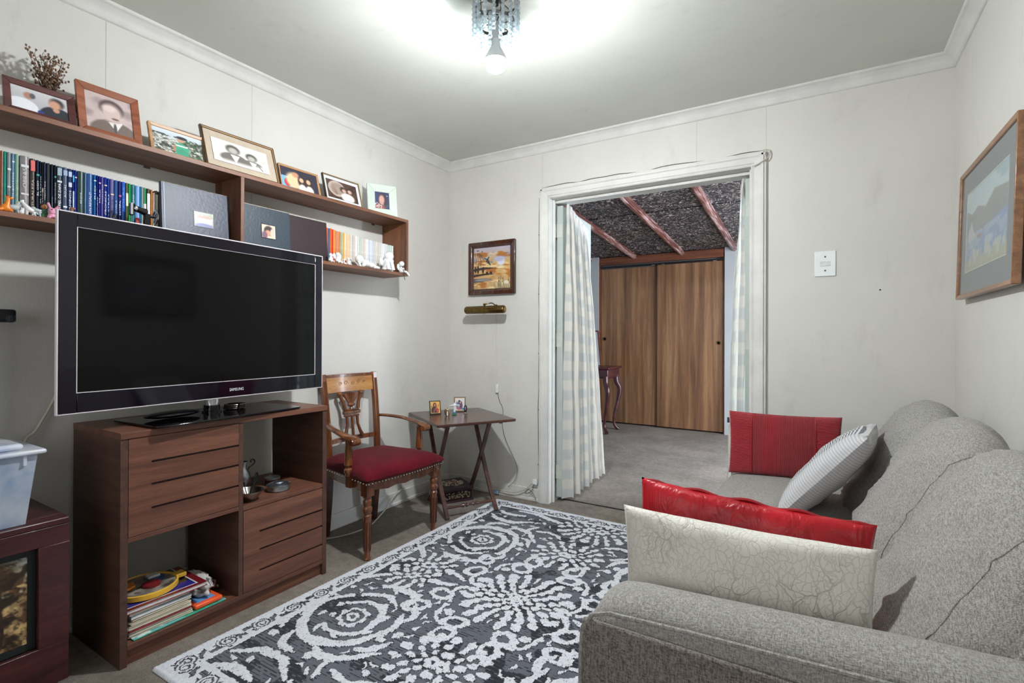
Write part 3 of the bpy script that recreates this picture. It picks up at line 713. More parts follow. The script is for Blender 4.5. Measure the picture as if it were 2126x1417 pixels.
    stroke([(.26, .0), (.33, .03), (.38, .02)], .010, .006, 1.5); stroke([(.33, .17), (.40, .19), (.46, .17), (.52, .19)], .010, .006, 1.8)
    stroke([(.60, .10), (.66, .17), (.69, .25)], .012, .006, 1.8); stroke([(.36, .80), (.46, .74), (.56, .74), (.64, .80)], .012, .006, 2)
    stroke([(.20, .86), (.30, .90), (.40, .93), (.52, .92)], .014, .006, 1.8); stroke([(.44, .86), (.54, .84), (.62, .88)], .011, .006, 2)
    for a, b in ((.22, .43), (.25, .48), (.62, .66), (.66, .60), (.40, .68), (.60, .96), (.35, .99), (.68, .40), (.70, .48), (.20, .05), (.64, .02), (.16, .20)):
        Wm |= rosette(a, b, .022, 5)
    rq = np.random.RandomState(77)
    for q in range(300):
        a, b = rq.uniform(.02, .68), rq.uniform(.02, .94); near = (np.abs(QX-a) < .021) & (np.abs(QY-b) < .021)
        if Wm[near].mean() < .05:
            th = rq.uniform(0, 360)
            if rq.rand() < .35: Wm |= rosette(a, b, .015, 5)
            else: stroke([(a-.02*math.cos(R(th)), b-.02*math.sin(R(th))), (a, b), (a+.018*math.cos(R(th+45)), b+.018*math.sin(R(th+45)))], .003, .003, 2.6)
    Wm &= ~((nz(150, 41) > .80) | (nz(70, 42) > .90))
    # border: white line, small scrolls, pale edge
    ex = np.minimum(X-x0, x1-X); ey = np.minimum(Y-y0, y1-Y); e = np.minimum(ex, ey)+.3*wx
    al = np.where(ex < ey, Y, X)
    inner = e > .105; Wm &= inner
    band = (e > .022) & (e <= .105)
    Wm |= (e > .084) & (e <= .105) & (np.sin(al*60) > -.93)
    Wm |= (e <= .024)
    ph = ((al-.02) % .135)/.135; e2 = e-.054; par = ((al-.02)//.135) % 2
    lx = (ph-.5)*.135; sg = np.where(par > .5, 1, -1)
    rr_ = np.hypot(lx, e2); aa = np.arctan2(e2*sg, lx)
    spiral = np.abs(((rr_/.014-aa/(2*PI)) % 1)-.5) < .25
    darkb = ((rr_ < .037) & ~spiral & (rr_ > .006)) | ((np.abs(e2-.016*np.sin(al*46.5)*sg) < .0095) & (rr_ > .034)) | ((rr_ > .038) & (rr_ < .047) & (np.abs(np.sin(aa*4)) > .5) & (e2 > -.012))
    Wm |= band & ~darkb
    # woven ground: two greys with short dark dashes along x
    base_g = nz(3, 9)
    dash = (rr.rand(ny, nx) + .55*np.sin(Y*2*PI/.0168) + .9*nz(60, 6) + .5*base_g)
    d2 = np.repeat(rr.rand(ny, (nx+3)//4), 4, axis=1)[:, :nx]; row = (np.arange(ny) % 3 == 0)[:, None]
    dark = ((d2+1.25*nz(7, 12)+.25*nz(40, 13)) > .52) & row | ((nz(16, 21)+nz(5, 22)) > .22) & (d2 < .8)
    col = np.zeros((ny, nx, 3)); col[:] = (96, 99, 108); col[dark] = (42, 44, 54)
    speck_w = (rr.rand(ny, nx) < .05)
    wcol = np.array((226, 229, 236))-np.array((22, 22, 20))*(rr.rand(ny, nx, 1)); wcol = np.where((speck_w & inner)[..., None], np.array((150, 150, 154)), wcol)
    # dark outline around the white figures
    sh_ = np.zeros_like(Wm); 
    for a, b in ((1, 0), (-1, 0), (0, 1), (0, -1)): sh_ |= np.roll(np.roll(Wm, a, 0), b, 1)
    edge = sh_ & ~Wm; col[edge & (rr.rand(ny, nx) < .6)] = (50, 50, 56)
    col = np.where(Wm[..., None], wcol, col)/255
    z = np.where(Wm, .0125, .0095)+.0012*np.sin(Y*2*PI/.0168)+.001*(rr.rand(ny, nx)-.5)
    zv = np.zeros((ny+1, nx+1)); cnt = np.zeros((ny+1, nx+1))
    for a in (0, 1):
        for b in (0, 1): zv[a:ny+a, b:nx+b] += z; cnt[a:ny+a, b:nx+b] += 1
    zv /= cnt; zv[0, :] = zv[-1, :] = .002; zv[:, 0] = zv[:, -1] = .002
    XV, YV = np.meshgrid(x0+np.arange(nx+1)*st, y0+np.arange(ny+1)*st)
    ox, oy = (x0+x1)/2, (y0+y1)/2
    V = np.stack([XV-ox, YV-oy, zv], -1).reshape(-1, 3).astype(np.float32)
    I = (np.arange(ny)[:, None]*(nx+1)+np.arange(nx)[None, :]).ravel()
    F = np.stack([I, I+1, I+nx+2, I+nx+1], 1).astype(np.int32)
    me = bpy.data.meshes.new('rug'); me.vertices.add(len(V)); me.vertices.foreach_set('co', V.ravel())
    me.loops.add(len(F)*4); me.loops.foreach_set('vertex_index', F.ravel()); me.polygons.add(len(F))
    me.polygons.foreach_set('loop_start', np.arange(len(F))*4); me.polygons.foreach_set('loop_total', np.full(len(F), 4)); me.update(); me.validate()
    at = me.attributes.new('Col', 'FLOAT_COLOR', 'FACE'); c4 = np.ones((len(F), 4), np.float32); cc = col.reshape(-1, 3)
    c4[:, :3] = np.where(cc <= .04045, cc/12.92, ((cc+.055)/1.055)**2.4); at.data.foreach_set('color', c4.ravel())
    me.materials.append(M_rug); o = bpy.data.objects.new('rug', me); C.objects.link(o); o.location = (ox, oy, 0)
    tag(o, 'large grey and white floral scroll rug lying on the carpet', 'rug')
rug()

# ---- armchair
ch = thing('armchair', 'carved honey wood armchair with a burgundy velvet seat and silver nails', 'chair', (-2.135, 2.035, 0), R(-3))
turned = [(.0, .0), (.016, .0), (.018, .006), (.014, .014), (.0145, .03), (.0195, .20), (.0225, .215), (.017, .222), (.024, .236), (.025, .250), (.018, .262), (.0215, .270), (.0225, .285), (.016, .296), (.022, .303), (.024, .31)]
for sy in (-1, 1):
    o = G().lathe([(r_, z_*1.03) for r_, z_ in turned], (.215, sy*.238, 0), 24).box(.192, .240, sy*.238-.024, sy*.238+.024, .318, .39).out('leg', M_chair, ch, .0015)
    g = G()
    for q in range(8):
        a_ = 2*PI*q/8; g.tube([(.215+.0155*math.cos(a_), sy*.238+.0155*math.sin(a_), .045), (.215+.0200*math.cos(a_), sy*.238+.0200*math.sin(a_), .19)], .003, 5)
    g.out('flute', plain('flute_dark', (62, 30, 16), .4), o)
    G().box(.2395, .243, sy*.238-.014, sy*.238+.014, .338, .366).tube([(.243, sy*.238, .352), (.246, sy*.238, .352)], [.012, .002], 4).out('carved_block', M_chair, o)
    G().tube([(-.215, sy*.168, 0), (-.195, sy*.168, .2), (-.185, sy*.168, .40)], [.021, .023, .025], 4).out('leg', M_tray, ch, .001)
    # back post, fluted, leaning to the wall
    P_ = [(-.185, sy*.170, .38), (-.195, sy*.172, .55), (-.213, sy*.176, .72), (-.238, sy*.180, .895)]
    o = G().tube(smooth_path(P_, 5), .0215, 4, flat=1).out('back_post', M_chair, ch, .003)
    g = G()
    for q in (-.007, 0, .007): g.tube([(a+.0165, b+q, c) for a, b, c in smooth_path([(-.188, sy*.170, .45), (-.195, sy*.172, .55), (-.213, sy*.176, .72), (-.234, sy*.179, .86)], 4)], .0028, 5)
    g.out('fluting', M_chair, o)
# top rail, slightly curved, with inlay
def rail(name, z0, z1, mat, x_off=0, thick=.016, y=.162, parent=ch, bow=.02):
    P = []
    for i in range(13):
        t = -1+2*i/12; xx = -.243-bow*(1-t*t)+x_off; s0 = (z0-.38)/.5
        row = [(xx+.05*(.9-z0)/.4, y*t, z0), (xx+.05*(.9-z1)/.4, y*t, z1), (xx+.05*(.9-z1)/.4-thick, y*t, z1), (xx+.05*(.9-z0)/.4-thick, y*t, z0)]
        P.append(row+[row[0]])
    g_ = G().grid(P); g_.f += [(0, 1, 2, 3), tuple(12*5+i for i in range(4))[::-1]]
    return g_.out(name, mat, parent, .001)
tr = rail('top_rail', .790, .880, M_inlay, .012)
cap = rail('rail_cap', .878, .892, M_chair, .017, .026, .164, tr)
# inlay scroll lines
for q, (yy, zz, r_) in enumerate(((-.06, .835, .012), (-.02, .838, .015), (.03, .834, .012), (.07, .84, .012), (.105, .842, .008))):
    G().tube([(-.2485+.012-.02*(1-(yy/.162)**2)+.05*(.9-zz)/.4+.0065, yy+r_*(1-t_/9)*math.cos(t_), zz+r_*(1-t_/9)*math.sin(t_)) for t_ in np.linspace(0, 7, 18)], .0011, 4).out('inlay_scroll', plain('inlay_dark', (96, 58, 30), .4), tr)
rail('lower_rail', .505, .530, M_chair, .0, .018, .16)
# lyre splat: fan shell, two scrolls, cross band, three bars, foot
sp = G().box(-.222, -.207, -.052, .052, .680, .690).box(-.224, -.203, -.058, .058, .660, .680).box(-.224, -.203, -.05, .05, .644, .656).out('splat', M_chair, ch, .004)
def sx(z): return -.241+.05*(.9-z)/.4
for sy in (-1, 1):
    G().tube([(sx(.69), sy*.046, .69), (sx(.73), sy*.054, .73), (sx(.765), sy*.070, .765), (sx(.78), sy*.074, .778)], [.011, .010, .010, .014], 8).ell((sx(.778), sy*.074, .778), (.014, .015, .015)).out('scroll', M_chair, sp)
    G().tube([(sx(.645), sy*.036, .645), (sx(.60), sy*.036, .60), (sx(.56), sy*.050, .56), (sx(.53), sy*.066, .525)], [.009, .008, .009, .012], 8).out('bar', M_chair, sp)
G().tube([(sx(.645), 0, .645), (sx(.53), 0, .53)], .008, 8).out('bar', M_chair, sp)
g = G()
for q in range(9):
    a_ = (q-4)*11; g.tube([(sx(.72), .010*math.sin(R(a_*1.8)), .715), (sx(.77)+.002, .052*math.sin(R(a_*1.75)), .785-.012*abs(math.sin(R(a_))))], [.004, .0075], 6)
g.ell((sx(.712), 0, .714), (.013, .026, .014)).lathe([(.012, 0), (.007, .01), (.014, .02)], (sx(.70), 0, .690), 10).out('shell', M_chair, sp)
# seat frame with shaped front rail and cushion
g = G()
fp = [(-.215, .385), (.215, .385), (.215, .345), (.17, .338), (.12, .330), (.06, .338), (0, .330), (-.06, .338), (-.12, .330), (-.17, .338), (-.215, .345)]
g.prism(fp, .21, .236, Matrix(((0, 0, 1, 0), (1, 0, 0, 0), (0, 1, 0, 0), (0, 0, 0, 1))))
g.out('front_rail', M_chair, ch, .003)
for sy in (-1, 1):
    G().prism([(.20, sy*.250), (.20, sy*.228), (-.19, sy*.160), (-.19, sy*.182)], .335, .385, Matrix.Identity(4)).out('side_rail', M_chair, ch, .002)
G().box(-.20, -.175, -.165, .165, .335, .385).out('back_rail', M_chair, ch, .002)
P = []; NU, NV = 30, 30
def seat_pt(u, v, top):
    # u,v in -1..1 ; v front(+1) back(-1)
    hw = .205+.075*(v+1)/2; x = .025+.235*v; y = hw*u
    x += .018*(1-u*u)*(v > 0)*v
    e = (1-abs(u)**5)*(1-abs(v)**5); b = max(0, e)**.35
    z = .405+ (.055*b if top else -.022*b)
    if top: z += .012*(1-u*u)*(1-v*v)+.004*mnoise.noise(Vector((x*9, y*9, 1)))
    return Vector((x, y, z))
g = G().grid([[seat_pt(math.sin(PI/2*(-1+2*i/NU)), math.sin(PI/2*(-1+2*j/NV)), True) for j in range(NV+1)] for i in range(NU+1)])
g.grid([[seat_pt(math.sin(PI/2*(-1+2*i/NU)), math.sin(PI/2*(-1+2*j/NV)), False) for j in range(NV+1)] for i in range(NU+1)])
g.out('seat', M_red_velvet, ch, weld=True, ang=180)
g = G()
for q in range(27):
    u = -1+2*q/26; y = u*.258; x = .262+.014*(1-u*u); g.ell((x-.012, y, .385), .0042, 6, 4)
for sy in (-1, 1):
    for q in range(16):
        v = 1-2*q/18; hw = .205+.075*(v+1)/2; g.ell((.025+.235*v-.01, sy*(hw-.006), .387), .0042, 6, 4)
o = g.out('nail_heads', M_nail, ch); o['kind'] = 'stuff'
for sy in (-1, 1):
    ax_ = smooth_path([(-.225, sy*.178, .628), (-.16, sy*.205, .632), (-.05, sy*.246, .622), (.05, sy*.258, .604), (.105, sy*.256, .596), (.14, sy*.252, .585)], 6)
    n_ = len(ax_)
    G().tube(ax_, list(np.interp(np.linspace(0, 1, n_), [0, .5, .85, 1], [.015, .019, .027, .026])), 10, flat=.55).lathe([(.016, -.027), (.019, -.02), (.019, .02), (.016, .027)], n=16, m=T(.135, sy*.252, .578) @ RX(90)).out('arm', M_chair, ch)
    G().lathe([(.014, 0), (.016, .01), (.022, .02), (.022, .034), (.013, .042), (.013, .048), (.0215, .056), (.0205, .09), (.0155, .165), (.017, .178), (.012, .186), (.012, .20)], (.085, sy*.252, .400), 20).box(.065, .105, sy*.238-.016, sy*.238+.018, .34, .41).out('arm_post', M_chair, ch)

# ---- folding tray table
EX, EY = Vector((-.865, .502, 0)), Vector((.481, .877, 0))    # depth (to the wall), width
tt = thing('side_table', 'small dark folding tray table with crossed legs in the room corner', 'table', (-2.024, 2.664, 0), math.atan2(-.502, .865))
# local x = -EX (towards the room), local y = EY
top = G().prism([(-.28, -.262), (.28, -.262), (.29, -.252), (.29, .252), (.28, .262), (-.28, .262), (-.288, .252), (-.288, -.252)], .580, .597, Matrix.Identity(4)).out('table_top', M_tray, tt, .005, seg=3)
G().box(-.20, .22, -.20, -.18, .562, .580).box(-.20, .22, .18, .20, .562, .580).out('cleat', M_tray, tt, .002)
for sy, in ((-1,), (1,)):
    y_ = sy*.165
    p1 = smooth_path([(-.15, y_, .572), (-.02, y_, .34), (.09, y_, .16), (.205, y_, .010)], 5)
    p2 = smooth_path([(.15, y_-.022*sy, .572), (.02, y_-.022*sy, .34), (-.09, y_-.022*sy, .16), (-.195, y_-.022*sy, .010)], 5)
    for p in (p1, p2): G().tube(p, [.019]*len(p), 4, flat=.6).out('leg', M_tray, tt, .003)
def spindle(a, b, r=.009):
    a, b = Vector(a), Vector(b); pr_ = [(0, .7), (.04, .9), (.1, 1), (.3, .8), (.36, 1.5), (.40, .8), (.43, 1.6), (.47, .8), (.5, 1), (.53, .8), (.57, 1.6), (.6, .8), (.64, 1.5), (.7, .8), (.9, 1), (1, .7)]
    return G().tube([a.lerp(b, t) for t, _ in pr_], [r*q for _, q in pr_], 12)
spindle((.165, -.165, .065), (.165, .165, .065)).out('stretcher', M_tray, tt)
spindle((-.155, -.145, .065), (-.155, .145, .065)).out('stretcher', M_tray, tt)

# ---- chest at the left edge with a painted panel
cx_ = thing('wooden_chest', 'dark red wooden chest with a landscape painted panel at the left edge', 'chest', (-2.03, .645, 0))
LEN = .62
fr = G()
fr.box(-.375, 0, -LEN, 0, .520, .54); 
fr2 = G().box(-.06, .0, -LEN, 0, .520, .54).box(-.375, -.335, -LEN, 0, .520, .54).box(-.335, -.06, -.10, 0, .520, .54).box(-.335, -.06, -LEN, -LEN+.1, .520, .54)
fr2.out('top_frame', M_chest, cx_, .004)
G().box(-.335, -.06, -LEN+.1, -.10, .470, .478).out('sunken_top', plain('dark_panel', (30, 16, 16), .5), cx_)
G().box(-.02, -.002, -LEN, -.001, .463, .520).out('top_rail', M_chest, cx_, .002)
G().box(-.02, -.002, -LEN, -.001, .03, .155).out('bottom_rail', M_chest, cx_, .002)
G().box(-.021, -.001, -.075, 0, .155, .463).out('stile', M_chest, cx_, .002)
G().box(-.021, -.001, -LEN, -LEN+.075, .155, .463).out('stile', M_chest, cx_, .002)
G().box(-.37, -.0225, -.015, -.001, .03, .520).out('side_panel', M_chest, cx_, .002)
G().box(-.37, -.0225, -LEN+.001, -LEN+.015, .03, .520).out('side_panel', M_chest, cx_, .002)
G().box(-.372, -.36, -LEN+.015, -.015, .03, .520).out('back_panel', M_chest, cx_, .002)
G().box(-.030, -.024, -LEN+.075, -.075, .155, .463).out('panel_border', plain('dark_green_border', (24, 32, 30), .5), cx_)
for x in (-.34, -.03):
    for y in (-.04, -LEN+.04): G().lathe([(.018, 0), (.024, .03)], (x, y, 0), 12).out('foot', M_chest, cx_)
cv = Cv(150, 90, (150, 124, 86))
cv.vgrad((150, 158, 158), (176, 150, 104), 0, .35).noise((196, 190, 170), 9, 5, .45, .6, cv.zone(0, 0, 1, .4), 3).noise((92, 64, 40), 14, 9, .5, .62, cv.zone(0, .2, 1, 1), 4).noise((206, 176, 118), 12, 8, .56, .68, cv.zone(0, .3, 1, 1), 5).noise((44, 32, 22), 10, 8, .58, .66, 1, 6)
for x, l_ in ((.86, .1), (.78, .3), (.55, .15), (.35, .25), (.12, .2)):
    cv.line([(x, .95), (x+.012, .7), (x-.01, .5), (x+.01, l_)], .012, (50, 34, 26)).line([(x, .5), (x-.05, .3)], .008, (50, 34, 26)).ell(x, l_, .09, .12, (74, 56, 34), .8, al=.75)
cv.line([(.6, .62), (.95, .6)], .006, (70, 50, 34)).ell(.72, .55, .04, .06, (94, 78, 70), .3)
cv.noise((30, 22, 16), 60, 40, .55, .7, 1, 8, 2, .6)
pic('painted_panel', cv, LEN-.19, .262, M_paintpic, cx_, T(-.0235, -LEN/2, .309))

# ================================================================ SMALL THINGS
# ---- books (left compartment)
def book(y0_, y1_, h, col, label, group, tint=None, dep=.105, xf=-2.300, cover=None, font=None, z0=ZS0+.0005, lean=0, stripes=(), rough=.45):
    y0_, y1_ = y0_+.0007, y1_-.0007; wd_ = y1_-y0_
    t = thing('book', label, 'book', (xf-dep/2, (y0_+y1_)/2, z0), 0, group)
    if lean: t.rotation_euler = (R(lean), 0, 0)
    th = min(.0022, wd_*.16)
    key = 'book_%d_%d_%d' % col
    mt = _mats.get(key) or plain(key, col, rough, var=.12, scale=70, bmp=.05)
    pts = [(-dep/2, -wd_/2), (dep/2-.003, -wd_/2), (dep/2+.001, -wd_/4), (dep/2+.002, 0), (dep/2+.001, wd_/4), (dep/2-.003, wd_/2), (-dep/2, wd_/2), (-dep/2, wd_/2-th), (dep/2-.005, wd_/2-th), (dep/2-.005, -wd_/2+th), (-dep/2, -wd_/2+th)]
    c_ = G().prism(pts, 0, h).out('cover', mt, t)
    G().box(-dep/2+.002, dep/2-.005, -wd_/2+th, wd_/2-th, .002, h-.003).out('pages', M_pages, t)
    for (za, zb, sc) in stripes:
        k2 = 'st_%d_%d_%d' % sc; G().box(dep/2-.001, dep/2+.0026, -wd_*.42, wd_*.42, za*h, zb*h).out('spine_band', _mats.get(k2) or plain(k2, sc, .5), c_)
    if font:
        s_, ms, f0, f1, tc = font
        k2 = 'st_%d_%d_%d' % tc
        text_mesh('lettering', s_, min(ms, wd_*.8), _mats.get(k2) or plain(k2, tc, .5), c_, T(dep/2+.0022, 0, h*(f0+f1)/2) @ RZ(90) @ RX(90) @ RZ(90), .0004, h*(f1-f0))
    return t
M_pages = plain('page_block', (214, 204, 182), .8, var=.08, scale=120)
LB = [ # y0,y1,h,colour,look,stripes,text
 (.530, .547, .213, (150, 84, 58), 'rust brown', (), None), (.547, .552, .214, (226, 206, 178), 'cream', (), None), (.552, .560, .213, (30, 150, 140), 'teal', (), None),
 (.560, .571, .213, (150, 156, 158), 'wrinkled silver grey', ((.72, .75, (220, 222, 220)), (.45, .47, (220, 222, 220))), ('HISTORIA', .007, .15, .4, (90, 90, 90))), (.5715, .5795, .212, (128, 172, 206), 'pale blue', ((.86, .88, (230, 236, 240)),), ('CUENTOS', .006, .3, .7, (240, 244, 246))),
 (.580, .5905, .213, (148, 184, 162), 'pale green', (), ('POESIA', .005, .35, .6, (196, 214, 200))), (.592, .6165, .212, (132, 126, 128), 'thick wrinkled grey', ((.82, .86, (206, 206, 212)), (.38, .41, (198, 196, 200))), ('OBRAS', .014, .5, .8, (206, 204, 208))),
 (.6175, .632, .209, (58, 48, 46), 'dark brown', ((.80, .97, (214, 92, 92)),), ('NATURALEZA', .008, .1, .66, (202, 190, 176))), (.633, .6425, .208, (26, 42, 66), 'navy', ((.74, .77, (40, 170, 160)), (.1, .14, (40, 170, 160))), ('EL OSO', .007, .42, .66, (232, 236, 238))),
 (.6425, .6475, .207, (40, 58, 84), 'slim steel blue', (), ('EL LLANO', .004, .3, .75, (220, 226, 232))), (.648, .6525, .206, (58, 48, 52), 'slim dark brown', ((.5, .56, (190, 180, 150)),), ('RELATOS', .004, .2, .5, (226, 220, 210))),
 (.653, .6595, .207, (70, 82, 120), 'slate blue', ((.1, .3, (120, 170, 140)),), ('VIENTOS', .005, .36, .68, (226, 230, 236))), (.660, .671, .206, (44, 52, 62), 'charcoal slate', (), ('T', .006, .06, .12, (220, 224, 224))),
 (.672, .680, .205, (30, 40, 62), 'dark navy', (), ('NOCHE', .004, .25, .45, (140, 154, 170))), (.6805, .6875, .205, (22, 34, 42), 'black green', ((.78, .81, (30, 140, 110)),), ('MEMORIAS', .005, .35, .7, (170, 180, 180))),
 (.688, .704, .204, (42, 56, 78), 'thick navy', ((.84, .97, (140, 162, 178)), (.72, .75, (206, 214, 218))), ('LA PIEL DE ZAPA', .010, .22, .7, (238, 240, 240))), (.7045, .719, .204, (66, 84, 112), 'crinkled steel blue', ((.86, .95, (140, 160, 190)), (.30, .33, (220, 226, 232)), (.14, .16, (220, 226, 232))), ('AGUAS', .008, .48, .7, (220, 226, 232))),
 (.7195, .7315, .203, (44, 62, 104), 'blue grey', ((.86, .95, (170, 186, 220)), (.68, .76, (196, 206, 226))), ('CAMINOS', .008, .22, .62, (216, 222, 236))), (.732, .7375, .203, (34, 70, 150), 'slim blue', ((.78, .9, (40, 170, 210)), (.3, .62, (190, 214, 240))), None),
 (.7378, .7455, .203, (38, 50, 160), 'royal blue', ((.86, .88, (226, 196, 190)),), None), (.7465, .767, .203, (30, 62, 62), 'broad dark green', (), ('MIRADOR', .008, .42, .62, (206, 214, 210))), (.7675, .774, .203, (130, 176, 222), 'sky blue', (), None),
 (.7745, .793, .202, (36, 84, 146), 'wide medium blue', (), ('UN REGALO', .009, .28, .66, (226, 232, 238))), (.7935, .8025, .202, (28, 110, 180), 'bright cyan blue', ((.88, .9, (226, 232, 238)),), ('RIO', .006, .55, .8, (210, 232, 244))),
 (.803, .8085, .202, (48, 42, 140), 'slim indigo', (), ('AVENTURAS', .004, .15, .6, (232, 234, 240))), (.809, .8165, .201, (34, 40, 160), 'deep indigo', ((.86, .88, (236, 206, 196)), (.05, .16, (214, 40, 170))), ('MAR', .006, .5, .76, (232, 234, 240))),
 (.817, .8255, .201, (108, 102, 176), 'violet', (), ('MAESTRO', .007, .5, .85, (190, 196, 236))), (.826, .836, .201, (30, 52, 150), 'ultramarine', ((.84, .86, (230, 210, 190)),), ('CRONICAS', .007, .3, .74, (230, 234, 240))),
 (.8365, .844, .200, (40, 78, 176), 'plain blue', (), ('LETRAS', .006, .3, .7, (214, 222, 244))), (.845, .858, .200, (120, 116, 166), 'lilac', ((.7, .72, (232, 206, 150)),), ('TEATRO', .009, .35, .62, (60, 50, 90))), (.8585, .871, .199, (44, 92, 158), 'denim blue', (), ('NOVELA', .007, .3, .62, (170, 196, 226))),
 (.872, .8815, .199, (52, 48, 118), 'purple', ((.7, .73, (206, 80, 150)),), ('ESTEPA', .007, .34, .62, (230, 228, 240))), (.882, .8945, .199, (46, 104, 206), 'vivid blue', (), ('OLAS', .010, .5, .9, (90, 150, 236))), (.895, .9045, .198, (110, 112, 78), 'olive', ((.55, .8, (216, 212, 186)),), None),
 (.905, .9135, .198, (44, 190, 106), 'bright green', (), None), (.914, .928, .197, (26, 112, 124), 'teal green', (), ('GALAXIA', .006, .55, .8, (226, 236, 232))), (.9285, .944, .196, (122, 166, 222), 'light blue', ((.50, .54, (232, 236, 240)), (.2, .36, (206, 66, 60))), None),
 (.9445, .949, .196, (70, 170, 200), 'slim cyan', (), None), (.9495, .956, .196, (226, 206, 194), 'pinkish cream', (), None), (.9565, .966, .195, (74, 160, 116), 'leaf green', (), None), (.9665, .980, .194, (66, 50, 42), 'brown and white', ((.1, .9, (206, 204, 198)),), None),
 (.9805, .989, .193, (206, 138, 70), 'tan orange', (), None), (.9895, .9965, .183, (220, 222, 220), 'white', (), None), (.997, 1.008, .193, (84, 66, 54), 'brown and cream', ((.08, .92, (206, 202, 190)),), None),
 (1.0085, 1.026, .192, (24, 58, 60), 'dark teal', (), None), (1.0265, 1.040, .190, (44, 44, 42), 'dark charcoal', (), None)]
ordn = ['first', 'second', 'third', 'fourth', 'fifth', 'sixth', 'seventh', 'eighth', 'ninth', 'tenth', 'eleventh', 'twelfth', 'thirteenth', 'fourteenth', 'fifteenth', 'sixteenth', 'seventeenth', 'eighteenth', 'nineteenth', 'twentieth']
def ordinal(i):
    if i < 20: return ordn[i]
    tens = {2: 'twenty', 3: 'thirty', 4: 'forty'}[(i+1)//10]
    return {2: 'twentieth', 3: 'thirtieth', 4: 'fortieth'}[(i+1)//10] if (i+1) % 10 == 0 else tens+'-'+ordn[(i+1) % 10-1]
nL = len(LB)
for i, (a, b, h, col, look, st, tx) in enumerate(LB):
    k_ = ordinal(i) if i <= nL//2 else ordinal(nL-1-i)
    side = 'from the left' if i <= nL//2 else 'from the right'
    lab = '%s book, %s %s in the long shelf row' % (look, k_, side)
    book(a, b, h, col, lab, 'books in the long row on the left part of the wall shelf', stripes=st, font=tx, rough=.35, dep=.100)
RB = [(1.826, .198, (226, 92, 40)), (1.838, .197, (52, 88, 120)), (1.852, .198, (236, 104, 34)), (1.864, .196, (206, 44, 30)), (1.874, .196, (244, 158, 60)), (1.886, .192, (206, 120, 90)), (1.899, .191, (214, 160, 112)), (1.909, .191, (208, 116, 52)),
      (1.919, .190, (160, 168, 136)), (1.930, .190, (186, 188, 168)), (1.940, .190, (236, 166, 44)), (1.949, .189, (224, 208, 182)), (1.962, .188, (222, 184, 150)), (1.974, .187, (212, 190, 150)), (1.990, .186, (206, 198, 190)), (2.006, .187, (190, 184, 178)),
      (2.018, .186, (206, 200, 192)), (2.031, .186, (226, 224, 222)), (2.046, .185, (204, 196, 192)), (2.060, .184, (166, 196, 182)), (2.074, .184, (210, 196, 190)), (2.087, .184, (198, 188, 182)), (2.099, .183, (204, 206, 200)), (2.112, .182, (224, 226, 230)),
      (2.127, .181, (186, 194, 208)), (2.141, .181, (210, 214, 222)), (2.155, .180, (196, 198, 208)), (2.168, .180, (190, 192, 190)), (2.183, .180, (204, 200, 194)), (2.197, .179, (196, 184, 174)), (2.213, .178, (202, 198, 190)), (2.227, .178, (206, 208, 214)),
      (2.240, .177, (216, 218, 222)), (2.254, .178, (206, 206, 206)), (2.268, .177, (208, 206, 204)), (2.283, .176, (188, 206, 198)), (2.300, .176, (196, 212, 206)), (2.318, .175, (206, 220, 214))]
looks = {(226, 92, 40): 'orange red', (52, 88, 120): 'slate blue', (236, 104, 34): 'bright orange', (206, 44, 30): 'red', (244, 158, 60): 'yellow orange', (206, 120, 90): 'salmon', (214, 160, 112): 'tan', (208, 116, 52): 'burnt orange', (160, 168, 136): 'sage', (236, 166, 44): 'golden yellow'}
for i, (ya, h, col) in enumerate(RB):
    yb = RB[i+1][0] if i+1 < len(RB) else 2.334
    lk_ = looks.get(col, ('cream' if col[0]-col[2] > 25 else 'mint' if col[1] > col[0]+6 else 'bluish white' if col[2] > col[0]+6 else 'greyish white')+' worn')
    n_ = ordinal(i) if i < 19 else ordinal(len(RB)-1-i)
    book(ya, yb, h, col, '%s slim paperback, %s from the %s in the right-hand shelf row' % (lk_, n_, 'left' if i < 19 else 'right'), 'slim paperbacks at the right end of the wall shelf', dep=.098, rough=.6)

# ---- photo albums on the shelf
def album(name, label, yc, w_, h_, x, rz, col, cvf=None, tilt=4, inset=None, spine=False, skew=0):
    t = thing(name, label, 'album', (x, yc, ZS0+.001), R(rz))
    o = G().box(-.018, -.001, -w_/2, w_/2, 0, h_).xf(RY(-tilt)).out('cover', plain(name+'_%d%d%d' % col, col, .42, var=.1, scale=90, bmp=.25), t, .002)
    G().box(-.015, -.003, -w_/2+.004, w_/2-.003, .004, h_+.001).xf(RY(-tilt)).out('pages', M_pages, t)
    if spine: G().box(-.0005, .0006, -w_/2+.009, -w_/2+.012, .002, h_-.002).xf(RY(-tilt)).out('hinge_line', plain('album_hinge', (120, 140, 170), .4), o)
    if inset:
        c_, iy, iz, iw, ih = inset
        G().box(-.0008, .0006, iy-iw/2-.003, iy+iw/2+.003, iz-ih/2-.003, iz+ih/2+.003).xf(RY(-tilt)).out('window_edge', M_black, o)
        pic('photo', c_, iw, ih, M_photo, o, RY(-tilt) @ T(.0009, iy, iz))
    return t
cv = Cv(44, 36, (150, 160, 140)); cv.noise((206, 206, 190), 8, 6, .45, .6, 1, 1)
for x in (.3, .52, .74): cv.ell(x, .4, .13, .18, (170, 128, 110), .6); cv.ell(x, .62, .17, .22, (216, 216, 214), .4)
cv.ell(.5, .95, .5, .22, (90, 96, 150), .4)
album('photo_album', 'glossy dark blue photo album with a small family photo window, left of the shelf divider', 1.143, .272, .233, -2.262, 0, (30, 42, 66), inset=(cv, .028, .105, .078, .062), spine=True)
